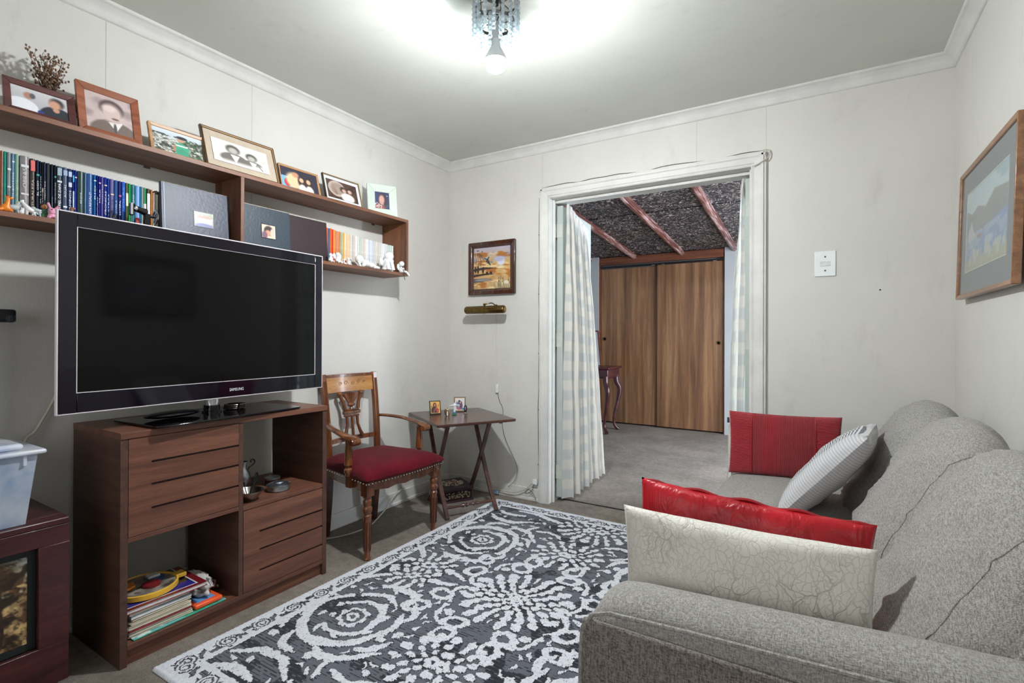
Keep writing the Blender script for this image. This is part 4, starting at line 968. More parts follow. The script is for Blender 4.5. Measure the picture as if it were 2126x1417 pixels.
cv = Cv(44, 36, (226, 206, 182)); cv.ell(.5, .45, .34, .36, (60, 46, 46), .35).ell(.45, .62, .22, .22, (206, 150, 120), .5).ell(.75, .6, .13, .35, (214, 190, 176), .4).ell(.2, .8, .2, .3, (120, 90, 110), .5)
album('photo_album', 'matt grey-blue photo album with a small photo window, right of the shelf divider', 1.442, .252, .214, -2.235, 0, (42, 56, 68), inset=(cv, .01, .102, .068, .062))
album('photo_album', 'plain dark plum photo album standing right of the grey-blue album', 1.692, .235, .217, -2.262, 0, (48, 34, 40))

# ---- picture frames on top of the shelf
def frame(label, yc, w_, h_, bar, mat, cvs, tilt=14, x=-2.238, rz=0, matw=0, matc=(190, 178, 160), depth=.014, cat='picture frame', line=None, z=ZS1, round_=.004, group='picture frames on top of the wall shelf'):
    t = thing('framed_photo', label, cat, (x, yc, z+.0005), R(rz), group)
    m = RY(-tilt); m2 = T(0, 0, math.sin(R(tilt))*depth) @ m
    def mit(g_, y0_, y1_, z0_, z1_, b, xa, xb):     # four mitred bars
        O = [(y0_, z0_), (y1_, z0_), (y1_, z1_), (y0_, z1_)]; I = [(y0_+b, z0_+b), (y1_-b, z0_+b), (y1_-b, z1_-b), (y0_+b, z1_-b)]
        for k_ in range(4):
            a, b_, c_, d_ = O[k_], O[(k_+1) % 4], I[(k_+1) % 4], I[k_]
            vs = [(xa, *a), (xa, *b_), (xa, *c_), (xa, *d_), (xb, *a), (xb, *b_), (xb-.004, *c_), (xb-.004, *d_)]
            g_.add([m2 @ Vector(v) for v in vs], [(0, 3, 2, 1), (4, 5, 6, 7), (0, 1, 5, 4), (1, 2, 6, 5), (2, 3, 7, 6), (3, 0, 4, 7)])
        return g_
    g_ = mit(G(), -w_/2, w_/2, 0, h_, bar, -depth, 0); g_.out('frame', mat, t, round_*.4)
    G().box(-depth, -depth+.003, -w_/2+.003, w_/2-.003, .003, h_-.003).xf(m2).out('backing', plain('frame_backing', (70, 56, 46), .7), t)
    iw, ih = w_-2*bar, h_-2*bar
    if matw:
        cm = plain('mat_%d_%d_%d' % matc, matc, .8, var=.05)
        g_ = mit(G(), -w_/2+bar, w_/2-bar, bar, h_-bar, matw, -.010, -.0055); g_.out('mat', cm, t)
        iw -= 2*matw; ih -= 2*matw
    if line: mit(G(), -w_/2+bar*.55, w_/2-bar*.55, bar*.55, h_-bar*.55, bar*.2, -.004, .0012).out('fillet', plain('fillet_%d_%d_%d' % line, line, .3), t)
    pic('photo', cvs, iw, ih, M_photo, t, m2 @ T(-.0072, 0, h_/2))
    G().tube([m2 @ Vector((-depth, 0, h_*.6)), Vector((-h_*.42-.01, 0, .004))], .004, 6).out('easel_leg', M_black, t)
    return t
cv = Cv(90, 56, (188, 186, 190)); cv.vgrad((206, 204, 208), (172, 170, 176)); cv.ell(.18, .85, .28, .36, (232, 234, 240), .12).ell(.30, .33, .085, .15, (176, 130, 110), .5).ell(.37, .30, .05, .12, (90, 90, 96), .5)
cv.ell(.80, 1.0, .33, .48, (40, 44, 54), .1).ell(.80, .32, .13, .22, (60, 54, 56), .5).ell(.76, .42, .11, .2, (206, 156, 130), .6).ell(.78, .66, .06, .1, (200, 150, 126), .4).ell(.5, .93, .06, .08, (40, 60, 130), .3)
frame('maroon framed colour photo of two people, first from the left on the shelf', .632, .186, .120, .020, M_maroon, cv)
cv = Cv(64, 90, (196, 178, 176)); cv.noise((150, 132, 130), 3, 4, .4, .7, 1, 2, 2, .8); cv.ell(.58, 1.02, .52, .36, (112, 98, 92), .12).poly([(.46, .72), (.62, .95), (.78, .66)], (226, 222, 222)).ell(.6, .86, .035, .14, (84, 74, 74), .3)
cv.ell(.55, .34, .26, .24, (74, 60, 60), .3).ell(.55, .46, .22, .26, (206, 184, 178), .5).ell(.5, .34, .14, .09, (222, 204, 198), .6).ell(.62, .60, .08, .03, (120, 90, 90), .6)
frame('brown wooden frame with a sepia portrait of a man in a suit', .830, .196, .196, .026, M_redwood, cv, tilt=13)
cv = Cv(86, 70, (150, 152, 144)); cv.vgrad((206, 214, 224), (190, 200, 206), 0, .35).noise((62, 66, 58), 12, 9, .42, .55, cv.zone(0, .2, 1, 1), 3).noise((210, 208, 200), 20, 16, .55, .68, cv.zone(0, .3, 1, 1), 5).noise((60, 100, 60), 16, 12, .55, .66, cv.zone(.5, .2, 1, 1), 7)
cv.ell(.55, .70, .15, .26, (70, 160, 130), .15).ell(.55, .95, .13, .25, (64, 150, 122), .15).rect(.44, .55, .68, .6, (226, 230, 232)).ell(.55, .30, .08, .12, (190, 150, 130), .5).ell(.58, .2, .11, .07, (40, 46, 60), .3).line([(.42, .6), (.40, .85)], .025, (176, 130, 106))
frame('light oak frame with a photo of a person in a green shirt among shrubs', 1.066, .217, .126, .013, M_oak, cv, tilt=16)
cv = Cv(110, 90, (222, 220, 216)); cv.noise((202, 200, 196), 3, 3, .4, .7, 1, 2)
for x, y, s_ in ((.36, .35, 1.0), (.68, .47, .85)):
    cv.ell(x+.0, y+.40*s_, .24*s_, .26*s_, (112, 106, 100), .2).poly([(x-.06*s_, y+.2*s_), (x+.02, y+.55*s_), (x+.10*s_, y+.22*s_)], (226, 226, 224)).ell(x, y-.03, .12*s_, .19*s_, (74, 70, 66), .4).ell(x, y+.02, .085*s_, .14*s_, (180, 176, 170), .7)
cv.put(np.clip((cv.Y-.78)/.14, 0, 1), (224, 222, 218)); cv.ell(.95, .98, .3, .25, (224, 222, 218), .5).line([(.80, .75), (.86, .92)], .01, (60, 56, 54))
frame('large dark and gold frame with a sepia portrait of a couple', 1.335, .345, .196, .012, plain('dark_gilt_frame', (70, 54, 40), .3), cv, tilt=18, matw=.030, matc=(182, 168, 150), line=(190, 150, 104), x=-2.232)
cv = Cv(80, 60, (46, 46, 62)); cv.rect(0, .45, .34, 1, (110, 170, 220)).ell(.16, .75, .08, .2, (190, 30, 36), .2).ell(.35, .6, .22, .4, (214, 190, 150), .4).ell(.40, .28, .09, .13, (190, 140, 110), .5)
for x in (.55, .74): cv.ell(x, .55, .10, .3, (50, 36, 36), .5).ell(x, .47, .06, .12, (214, 170, 140), .5).ell(x+.01, .95, .11, .28, (228, 222, 216), .3)
frame('thin oak frame with a colour photo of four young people', 1.632, .228, .124, .009, M_oak, cv, tilt=15)
cv = Cv(80, 66, (84, 60, 50)); cv.noise((60, 42, 36), 16, 4, .4, .6, 1, 2).ell(.32, .45, .28, .42, (206, 194, 182), .1).ell(.34, .45, .24, .36, (120, 96, 86), .5, al=.6)
for t_ in range(-60, 61, 15): cv.line([(.32, .75), (.32-.27*math.cos(R(t_)), .45-.40*math.sin(R(t_)))], .006, (120, 96, 84))
cv.ell(.52, .42, .10, .16, (60, 44, 42), .4).ell(.55, .47, .07, .1, (196, 160, 146), .6).ell(.75, .38, .1, .16, (64, 46, 44), .4).ell(.74, .44, .07, .1, (200, 164, 150), .6).ell(.65, .82, .22, .25, (226, 216, 208), .3)
frame('black and gilt frame, white mat, old photo of two women with parasol', 1.905, .250, .152, .007, plain('black_gilt', (38, 32, 26), .3), cv, tilt=15, matw=.016, matc=(206, 212, 224), line=(176, 140, 80))
cv = Cv(50, 74, (46, 60, 104)); cv.ell(.55, .5, .34, .45, (62, 44, 54), .4).ell(.47, .45, .19, .27, (206, 158, 146), .5).ell(.5, .72, .1, .15, (200, 150, 140), .5).ell(.3, .92, .4, .22, (150, 66, 70), .3).noise((232, 226, 220), 16, 20, .55, .62, cv.zone(0, .62, .5, 1), 4).noise((60, 110, 90), 14, 16, .6, .66, cv.zone(0, .7, 1, 1), 9).ell(.85, .2, .03, .03, (220, 220, 220), .5)
frame('pale mint wide frame with a portrait of a woman at the right end', 2.205, .178, .198, .046, plain('mint_frame', (196, 208, 196), .4, var=.03), cv, tilt=10, rz=-30, x=-2.262)

# ---- dried flowers in a low basket behind the first frame
df = thing('dried_flowers', 'bunch of dry brown flowers with small white blooms behind the left frames', 'dried flowers', (-2.338, .680, ZS1+.001))
G().lathe([(.03, 0), (.04, .02), (.036, .05), (.030, .052), (.03, .01)], n=18).out('basket', plain('basket_brown', (86, 62, 44), .8, bmp=.5), df)
r_ = random.Random(4)
M_stem = plain('dry_stem', (98, 74, 58), .8); M_seed = plain('dry_seed', (120, 92, 74), .8, var=.3)
gs, gh = G(), G()
for q in range(44):
    a = r_.uniform(-.75, .35); b = r_.uniform(-.25, .35); hgt = r_.uniform(.10, .205); end = Vector((.02+b*.10, a*hgt*.45, .04+hgt)); mid = Vector((b*.02, end.y*.25, .04+hgt*.5))
    P = smooth_path([(0, 0, .02), mid, end], 4); gs.tube(P, list(np.linspace(.0018, .0008, len(P))), 4)
    for z_ in range(7):
        t_ = r_.uniform(.55, 1); p = Vector(P[min(len(P)-1, int(t_*len(P)))]); e = p+Vector((r_.uniform(-.018, .018), r_.uniform(-.02, .02), r_.uniform(0, .022)))
        gs.tube([p, e], .0006, 3); gh.ell(e, (.0035, .0035, .0045), 5, 4)
o = gs.out('stems', M_stem, df); o['kind'] = 'stuff'
o = gh.out('seed_heads', M_seed, df); o['kind'] = 'stuff'
for q in range(12):
    p = Vector((.035+r_.uniform(-.01, .02), .060+r_.uniform(-.045, .045), .075+r_.uniform(0, .055))); g = G()
    G().tube([(0, 0, .03), (p.x*.6, p.y*.6, p.z*.8), p], .0012, 4).out('stem', M_stem, df)
    for k_ in range(9):
        th = 2*PI*k_/9; d_ = Vector((.25, math.cos(th), math.sin(th))).normalized(); g.ell(p+d_*.0075, (.002, .0045, .0045), 6, 4)
    fl = g.out('bloom', plain('dry_white_bloom', (206, 200, 188), .8), df); G().ell(p+Vector((.003, 0, 0)), .0035, 6, 4).out('bloom_centre', M_stem, fl)
for q in range(14):
    p = Vector((.02+r_.uniform(-.015, .02), .02+r_.uniform(-.06, .06), .04+r_.uniform(.01, .08))); G().ell(p, (.004, .012, .008), 7, 4, RX(r_.uniform(-60, 60))).out('dry_leaf', plain('dry_leaf', (104, 84, 60), .8, var=.3), df)

# ---- ornaments on the lower shelf board (small figures, each one smooth body)
FX = -2.225
def fig(name, label, cat, loc, rz, parts, mat, vox=.0018, group=None, s=1.0):
    t = thing(name, label, cat, loc, R(rz), group); g_ = G()
    for p in parts:
        if p[0] == 'e': g_.ell(Vector(p[1])*s, tuple(x*s for x in (p[2] if hasattr(p[2], '__len__') else (p[2],)*3)), 14, 10, (Euler([R(a) for a in p[3]]).to_matrix().to_4x4() if len(p) > 3 else None))
        else: g_.tube([Vector(q)*s for q in p[1]], [x*s for x in p[2]] if hasattr(p[2], '__len__') else p[2]*s, 10)
    g_.out('body', mat, t, remesh=vox); return t
def spot(t, name, c, r, mat): G().ell(c, r, 8, 6).out(name, mat, t)
M_org = plain('orange_toy', (232, 130, 40), .35); M_gry = plain('grey_toy', (176, 184, 186), .4); M_pnk = plain('pink_toy', (222, 150, 180), .4); M_brn = plain('brown_toy', (134, 92, 80), .5); M_blk = plain('black_dot', (20, 20, 22), .3)
# local figures: x towards room, y along shelf (right)
f = fig('giraffe_figurine', 'small orange toy giraffe sitting at the left end of the shelf', 'toy', (FX, .540, ZS0), 0, [('e', (0, 0, .018), (.012, .017, .016)), ('t', [(0, .002, .025), (0, .006, .045), (0, .006, .058)], [.011, .008, .006]), ('e', (0, .012, .060), (.006, .013, .006)), ('t', [(.005, -.012, .012), (.008, -.026, .006)], [.007, .005]), ('t', [(.005, .012, .012), (.010, .016, .004)], [.007, .006]), ('t', [(0, .0, .062), (0, -.003, .070)], .002), ('t', [(0, .006, .062), (0, .008, .070)], .002)], M_org)
spot(f, 'eye', (.006, .012, .063), .0015, M_blk)
f = fig('elephant_figurine', 'small pale grey toy animal with a raised head beside the orange giraffe', 'toy', (FX, .559, ZS0), 0, [('e', (0, 0, .024), (.012, .018, .012)), ('e', (0, .012, .036), (.009, .010, .009)), ('e', (0, .014, .046), (.003, .005, .008)), ('t', [(0, -.010, .018), (.002, -.014, .001)], [.005, .004]), ('t', [(0, .010, .018), (.002, .014, .001)], [.005, .004]), ('t', [(0, -.014, .028), (0, -.024, .036)], [.003, .0015])], M_gry)
spot(f, 'eye', (.008, .016, .038), .0015, M_blk)
f = fig('kitten_figurine', 'tiny white seated animal figure before the thick grey book', 'figurine', (FX+.002, .577, ZS0), 0, [('e', (0, 0, .010), (.008, .009, .010)), ('e', (0, .003, .021), .006), ('t', [(0, 0, .025), (0, -.001, .031)], [.003, .001]), ('t', [(0, .006, .025), (0, .008, .031)], [.003, .001])], M_white)
f = fig('horse_figurine', 'white rearing horse figure before the dark brown book', 'figurine', (FX, .596, ZS0), 0, [('t', [(0, -.020, .052), (0, -.012, .040), (0, 0, .026), (0, .012, .020)], [.005, .008, .011, .010]), ('e', (0, -.022, .056), (.005, .009, .005), (40, 0, 0)), ('t', [(0, -.006, .022), (0, -.008, .0)], [.006, .003]), ('t', [(0, .012, .018), (0, .022, .0)], [.006, .003]), ('t', [(0, .018, .026), (0, .028, .012)], [.004, .002])], M_white)
f = fig('squirrel_figurine', 'small grey and white standing animal figure left of the doll', 'figurine', (FX, .614, ZS0), 0, [('e', (0, 0, .028), (.009, .013, .008)), ('t', [(0, -.010, .026), (0, -.013, 0)], [.005, .003]), ('t', [(0, .009, .026), (0, .013, 0)], [.005, .003]), ('e', (0, -.010, .036), (.006, .008, .006)), ('t', [(0, .010, .030), (0, .018, .020)], [.003, .002])], M_gry)
t = thing('doll_figurine', 'small doll with dark hair and a white and green outfit behind the pink rabbit', 'doll', (FX-.014, .637, ZS0))
G().lathe([(.017, 0), (.015, .012), (.011, .022), (.012, .024), (.011, .036), (.005, .041)], n=16).out('dress', plain('doll_dress', (72, 120, 84), .7), t)
G().ell((0, 0, .052), (.010, .011, .012)).out('head', plain('doll_skin', (196, 130, 92), .5), t)
G().ell((-.003, 0, .057), (.011, .0145, .0105)).out('hair', plain('doll_hair', (40, 28, 26), .6), t)
G().tube([(.003, -.012, .034), (.006, -.019, .020)], [.005, .004], 8).tube([(.003, .012, .034), (.006, .019, .022)], [.005, .004], 8).out('sleeves', M_white, t)
spot(t, 'brooch', (.011, 0, .032), .003, plain('blue_dot', (40, 70, 190), .4))
f = fig('rabbit_figurine', 'small pink toy rabbit with long ears at the television corner', 'toy', (FX+.004, .652, ZS0), 0, [('e', (0, 0, .012), (.011, .012, .012)), ('e', (0, .002, .031), (.010, .013, .010)), ('t', [(0, -.004, .038), (0, -.011, .058)], [.004, .0045]), ('t', [(0, .009, .036), (0, .020, .049)], [.004, .006]), ('t', [(.008, -.008, .004), (.014, -.014, .004)], [.006, .005]), ('t', [(.008, .008, .004), (.014, .012, .004)], [.006, .005]), ('e', (.008, 0, .022), (.005, .008, .004))], M_pnk)
spot(f, 'eye', (.0095, -.002, .034), .0018, M_blk); spot(f, 'eye', (.0095, .008, .034), .0018, M_blk)
f = fig('deer_figurine', 'small brown lying deer figure before the dark green book', 'figurine', (FX, .722, ZS0), 0, [('e', (0, .006, .022), (.012, .022, .014)), ('t', [(0, -.010, .026), (0, -.018, .045), (0, -.020, .056)], [.010, .007, .006]), ('e', (.002, -.016, .060), (.006, .011, .006)), ('t', [(0, -.022, .063), (0, -.026, .070)], [.003, .001]), ('t', [(0, -.012, .063), (0, -.006, .069)], [.003, .001]), ('t', [(.006, -.012, .010), (.010, -.012, .002)], [.006, .004]), ('t', [(.006, .018, .010), (.010, .020, .002)], [.007, .005])], M_brn)
spot(f, 'eye', (.007, -.016, .062), .0014, M_blk)
for q, (yc, rr_) in enumerate(((.776, .024), (.822, .017))):
    o = G().lathe([(rr_*.6, 0), (rr_*.65, .002), (rr_, .006), (rr_, .008), (rr_*.6, .004), (.001, .004)], n=24).out('saucer', M_white, loc=(FX+.005, yc, ZS0+.003)); tag(o, ['small white saucer on the shelf between deer and sewing machine', 'smaller white saucer beside the miniature sewing machine'][q], 'dish')
    o.location.z = ZS0+.0005; o.scale = (.6, 1, 1)
# little dark jar behind
t = thing('ink_bottle', 'little dark blue glass bottle behind the miniature sewing machine', 'bottle', (-2.262, .845, ZS0+.0005))
G().lathe([(.011, 0), (.012, .004), (.012, .048), (.008, .054), (.006, .056), (.006, .062)], n=16).out('body', plain('dark_blue_glass', (16, 20, 44), .1, coat=1), t)
G().lathe([(.007, .062), (.007, .070)], n=14).out('cap', M_black, t)
t.scale = (1, 1, .8)
# miniature sewing machine
sm = thing('sewing_machine', 'miniature black sewing machine ornament on a reddish wooden base', 'ornament', (FX-.005, .920, ZS0+.0005))
G().box(-.028, .028, -.080, .090, 0, .007).box(-.025, .025, -.076, .086, .007, .013).out('base', plain('red_base', (122, 52, 48), .35, coat=.3), sm, .002)
G().box(-.010, .010, .010, .032, .013, .060).tube([(0, .022, .062), (0, -.005, .067), (0, -.032, .072)], [.0115, .009, .010], 12).box(-.008, .008, -.045, -.030, .048, .084).out('body', M_gloss, sm, .003)
G().lathe([(.0015, 0), (.0015, .035)], (0, -.038, .015), 8).out('needle_bar', M_chrome, sm)
G().box(-.0005, .0015, -.045, -.036, .050, .083).xf(T(.008, 0, 0)).out('face_plate', M_chrome, sm)
G().ell((.008, -.024, .070), (.004, .008, .008)).out('tension_dial', M_chrome, sm)
G().lathe([(.006, 0), (.006, .014)], (0, .012, .074), 12).out('thread_spool', M_white, sm)
g = G().tube([(0, .062+.0001*t_, .052) if False else (.020*math.cos(t_), .056, .054+.020*math.sin(t_)) for t_ in np.linspace(0, 2*PI, 25)], .0028, 8)
for a in range(0, 360, 60): g.tube([(0, .056, .054), (.019*math.cos(R(a)), .056, .054+.019*math.sin(R(a)))], .0015, 5)
g.out('hand_wheel', M_chrome, sm)
G().tube([(0, .032, .054), (0, .056, .054)], .004, 8).out('axle', M_pewdark, sm)
sm.scale = (1, .86, 1.3)
for o_ in list(C.objects):
    if o_.parent is None and o_.type == 'EMPTY' and abs(o_.location.x-FX) < .02 and o_.location.y < .8 and abs(o_.location.z-ZS0) < .002: o_.scale = (.8, .8, .8) if 'rabbit' not in o_.name else (.93, .93, .93)
# angels
def angel(label, y, s, parts, wings, name='angel_figurine'):
    t = fig(name, label, 'figurine', (FX-.005, y, ZS0), 0, parts, M_white, .0016*max(1, s*.8), 'white porcelain angel figures', s)
    for m_, sz in wings: G().prism([(0, 0), (.010*sz, .004*sz), (.017*sz, .014*sz), (.016*sz, .026*sz), (.008*sz, .032*sz), (.001*sz, .022*sz), (-.002*sz, .010*sz)], -.0015, .0015, m_).out('wing', M_white, t, .001)
    return t
MY = Matrix(((0, 0, 1, 0), (1, 0, 0, 0), (0, 1, 0, 0), (0, 0, 0, 1)))
MYn = Matrix(((0, 0, 1, 0), (-1, 0, 0, 0), (0, 1, 0, 0), (0, 0, 0, 1)))
small = [('e', (0, 0, .012), (.009, .011, .012)), ('e', (0, 0, .031), .0085), ('t', [(.003, -.009, .020), (.008, -.002, .018)], .003), ('t', [(.003, .009, .020), (.008, .002, .018)], .003), ('t', [(.005, -.005, .006), (.015, -.007, .004)], .004), ('t', [(.005, .005, .006), (.015, .007, .004)], .004)]
t = angel('tiny white figure with a blue cap at the left of the angels', 1.799, 1.25, small, []); G().ell((-.003, 0, .0435), (.0100, .0100, .0075)).out('cap', plain('pale_blue_cap', (130, 186, 214), .4), t); G().ell((.005, .013, .018), (.005, .008, .011)).out('red_bag', plain('red_glaze', (150, 40, 40), .3), t)
angel('small white angel with spread wings before the cream paperbacks', 1.846, 1.55, small, [(T(-.007, .009, .021) @ MY, 1.1), (T(-.007, -.009, .021) @ MYn, 1.1)])
t = angel('tiny white animal figure with a red bow right of the small angel', 1.890, .85, small, []); G().ell((.010, 0, .017), (.004, .005, .005)).out('bow', plain('red_glaze', (150, 40, 40), .3), t)
t = fig('cane_figurine', 'tiny white figure with a dark brown staff next to the lying angel', 'figurine', (FX-.01, 1.922, ZS0), 0, small, M_white, .0014, None, 1.1)
G().tube([(.013, .013, .001), (.013, .010, .026), (.013, .0, .034)], .0016, 6).out('staff', plain('brown_staff', (70, 46, 34), .5), t)
angel('large white sleeping angel lying on its belly on the shelf', 2.036, 1.2, [('e', (0, -.034, .036), (.020, .022, .021)), ('e', (0, .004, .022), (.017, .034, .017), (-12, 0, 0)), ('e', (0, .040, .016), (.015, .024, .014)), ('t', [(.006, -.036, .004), (.008, -.044, .020), (.006, -.034, .022)], .007), ('t', [(.008, -.008, .012), (.012, -.026, .006)], .007), ('t', [(.004, .050, .010), (.006, .085, .008)], [.010, .007]), ('t', [(-.008, .050, .010), (-.006, .080, .008)], [.010, .007])], [(T(-.008, .000, .033) @ RX(-50) @ MY, 1.2)])
angel('large white sitting angel resting its head on folded arms', 2.205, 1.38, [('e', (.002, .012, .066), (.019, .022, .020)), ('e', (-.006, .004, .030), (.016, .020, .026)), ('t', [(.004, -.012, .014), (.012, -.014, .040), (.014, .010, .046), (.010, .024, .044)], .008), ('t', [(.0, -.014, .010), (.018, -.012, .036)], .009), ('t', [(.0, .014, .010), (.018, .014, .038), (.022, .018, .004)], [.010, .009, .008]), ('t', [(.018, -.010, .036), (.022, -.010, .004)], .008), ('e', (0, 0, .008), (.018, .024, .009))], [(T(-.014, -.014, .028) @ MYn, 1.7)])
t = angel('small white angel with a dark ribbon sitting on the right shelf end', 2.312, 1.5, [('e', (0, 0, .012), (.009, .011, .013)), ('e', (0, .003, .037), .0115), ('t', [(.004, -.008, .022), (.012, 0, .014)], .003), ('t', [(.004, .008, .022), (.012, .004, .014)], .003), ('t', [(.006, .002, .006), (.020, .010, .004), (.026, .022, -.012)], [.006, .005, .004])], [(T(-.006, -.006, .012) @ MYn, 1.4)])
t.location.x = -2.216
G().tube([(.015, -.006, .036), (.019, .0, .018), (.032, -.004, -.004), (.030, -.004, -.03), (.032, .002, -.045)], .0020, 6).tube([(.016, -.012, .039), (.014, .0, .033)], .0026, 6).out('ribbon', plain('dark_red_ribbon', (60, 22, 30), .5), t)

# ---- pewter ware in the open cabinet compartment
ZP = .4245
t = thing('pitcher', 'small dark pewter pitcher with a curled handle in the cabinet opening', 'pitcher', (-2.190, 1.302, ZP))
G().lathe([(.024, 0), (.026, .004), (.012, .012), (.012, .020), (.026, .045), (.031, .065), (.026, .085), (.014, .10), (.013, .115), (.019, .130), (.017, .130), (.011, .115)], n=24).out('body', M_pewter, t)
G().tube(smooth_path([(0, .018, .085), (0, .030, .10), (0, .046, .108), (0, .054, .120), (0, .046, .132), (0, .034, .128), (0, .036, .120)], 5), .0030, 8).out('handle', M_pewdark, t)
t = thing('metal_bowl', 'small silver bowl on the middle shelf of the cabinet', 'bowl', (-2.045, 1.243, ZP))
G().lathe([(.024, 0), (.027, .003), (.052, .036), (.056, .042), (.054, .043), (.048, .036), (.022, .006), (.001, .005)], n=28, cap=False).out('body', plain('steel_bowl', (176, 174, 170), .22, 1, .15), t)
G().lathe([(.001, 0), (.026, 0)], n=28, cap=False).out('foot', M_pewter, t)
t = thing('pestle', 'dark metal tongs and a pin standing in the silver bowl', 'utensil', (-2.045, 1.243, ZP+.007))
G().tube([(-.01, .0, .0), (-.012, -.014, .055), (-.012, -.016, .070)], [.002, .0025, .004], 8).out('pin', M_pewdark, t)
G().tube(smooth_path([(-.012, .006, .0), (-.012, .018, .04), (-.012, .034, .062), (-.012, .044, .085), (-.012, .040, .098), (-.012, .030, .078), (-.012, .026, .058)], 5), .003, 8).out('tongs', M_pewdark, t)
t = thing('pewter_box', 'round lidded pewter box at the front of the cabinet opening', 'box', (-2.075, 1.397, ZP))
G().lathe([(.044, 0), (.047, .004), (.046, .020), (.044, .022)], n=30).out('body', M_pewter, t)
G().lathe([(.049, .021), (.050, .025), (.040, .031), (.022, .034), (.020, .038), (.008, .040), (.001, .041)], n=30).out('lid', plain('pewter_lid', (178, 190, 200), .35, 1, .2), t)
G().tube([(.0, .048, .016), (.0, .056, .018), (0, .056, .024), (0, .049, .024)], .002, 6).out('clasp', M_chrome, t)
t = thing('pewter_box', 'smaller dark round tin behind the lidded pewter box', 'box', (-2.175, 1.433, ZP))
G().lathe([(.030, 0), (.032, .003), (.031, .026)], n=26).out('body', plain('dark_red_tin', (70, 36, 36), .3, .4), t)
G().lathe([(.033, .026), (.034, .034), (.029, .036), (.001, .033)], n=26).out('lid', M_pewter, t)

# ---- lower open compartment: magazines, toy book, bag
ZL = .0725
mags = [(.004, (60, 176, 140), 'green children book'), (.008, (96, 150, 170), 'teal and white picture book'), (.007, (222, 226, 224), 'white magazine'), (.004, (140, 40, 56), 'thin burgundy booklet'), (.012, (220, 220, 216), 'thick white paper block'), (.003, (110, 176, 140), 'thin green folder'), (.008, (212, 204, 190), 'beige magazine'), (.005, (196, 190, 160), 'khaki booklet'), (.010, (200, 190, 180), 'thick beige catalogue'), (.008, (226, 228, 232), 'white folder'), (.005, (120, 128, 130), 'grey magazine'), (.010, (228, 230, 234), 'thick white magazine')]
z = ZL+.0005; r_ = random.Random(2)
tb = thing('picture_book', 'large teal picture book with a thick orange cut-out edge under the magazine pile', 'book', (-2.085, .955, z), R(1.5))
G().box(-.13, .085, -.15, .168, 0, .004).out('cover', plain('teal_cover', (60, 186, 170), .4), tb, .001)
cv = Cv(60, 40, (110, 170, 170)); cv.noise((226, 232, 232), 6, 5, .45, .55, 1, 1).noise((40, 60, 80), 7, 5, .56, .6, 1, 2).noise((60, 160, 120), 5, 5, .55, .6, 1, 3)
vs = [Vector((.084-.20*j/39, -.15+.318*i/59, .0042)) for j in range(40) for i in range(60)]
color_mesh('printed_page', vs, [(j*60+i, j*60+i+1, (j+1)*60+i+1, (j+1)*60+i) for j in range(39) for i in range(59)], cv.a.reshape(-1, 3), M_photo, tb)
G().box(-.05, .078, .057, .160, .0045, .022).out('orange_toy_panel', plain('orange_plastic', (240, 92, 44), .35), tb, .006, seg=3)
G().box(-.03, .06, .07, .14, .022, .0235).out('blue_picture', plain('blue_print', (96, 150, 206), .4), tb, .001)
z += .0245
z = ZL+.0052
for i, (th, c_, nm) in enumerate(mags):
    L_ = .205-.0015*i+r_.uniform(-.006, .006)
    t = thing('magazine', '%s in the cabinet pile, %s from the bottom' % (nm, ordinal(i+1)), 'magazine', (-2.10, .900+r_.uniform(-.004, .004), z+.0002), R(r_.uniform(-1.5, 1.5)), 'magazines piled in the lower cabinet compartment')
    G().box(-.13, .085+r_.uniform(-.006, .004), -L_/2, L_/2, 0, th-.0004).out('cover', plain('mag_%d_%d_%d' % c_, c_, .5, var=.06, scale=50), t, .0006)
    G().box(-.128, .0862, -L_/2+.002, L_/2-.001, th*.25, th*.75).out('pages', M_pages, t)
    z += th
t = thing('hardcover_book', 'large dark blue hardcover with a burgundy and white border on top of the pile', 'book', (-2.10, .922, z+.0003), R(-1.5))
cv = Cv(110, 90, (112, 22, 32)); cv.rect(.0, .0, .9, .93, (226, 224, 226)).rect(.0, .0, .885, .915, (14, 12, 26)).rect(0, .70, .885, .915, (44, 38, 130)).line([(.44, .81), (.62, .81)], .010, (206, 176, 110)).ell(.53, .785, .03, .02, (206, 176, 110), .3)
G().box(-.13, .095, -.13, .132, .0, .002).box(-.13, .095, -.13, .132, .013, .015).out('cover', plain('burgundy_cover', (124, 24, 34), .35), t, .0006)
G().box(-.128, .092, -.128, .128, .002, .013).out('pages', plain('white_pages', (226, 226, 226), .7), t)
vs = [Vector((-.129+.223*j/89, -.129+.260*i/109, .0153)) for j in range(90) for i in range(110)]
color_mesh('cover_print', vs, [(j*110+i, (j+1)*110+i, (j+1)*110+i+1, j*110+i+1) for j in range(89) for i in range(109)], cv.a.reshape(-1, 3), M_photo, t)
ztop = z+.0158
t = thing('toy_wheel', 'round yellow toy wheel with printed disc lying on the blue book', 'toy', (-2.125, .894, ztop), R(0))
G().lathe([(.098, 0), (.104, .004), (.104, .020), (.098, .022), (.094, .016), (.094, .004)], n=44).out('rim', plain('toy_yellow', (226, 178, 60), .4), t)
G().box(-.02, .02, .095, .135, .004, .020).out('grip', plain('toy_yellow', (226, 178, 60), .4), t, .003)
cv = Cv(60, 60, (120, 114, 108)); cv.noise((168, 162, 150), 8, 8, .45, .6, 1, 2).noise((80, 64, 56), 9, 9, .58, .64, 1, 4)
vs = [Vector((0, 0, .018))]; cs = [cv.a[30, 30]]
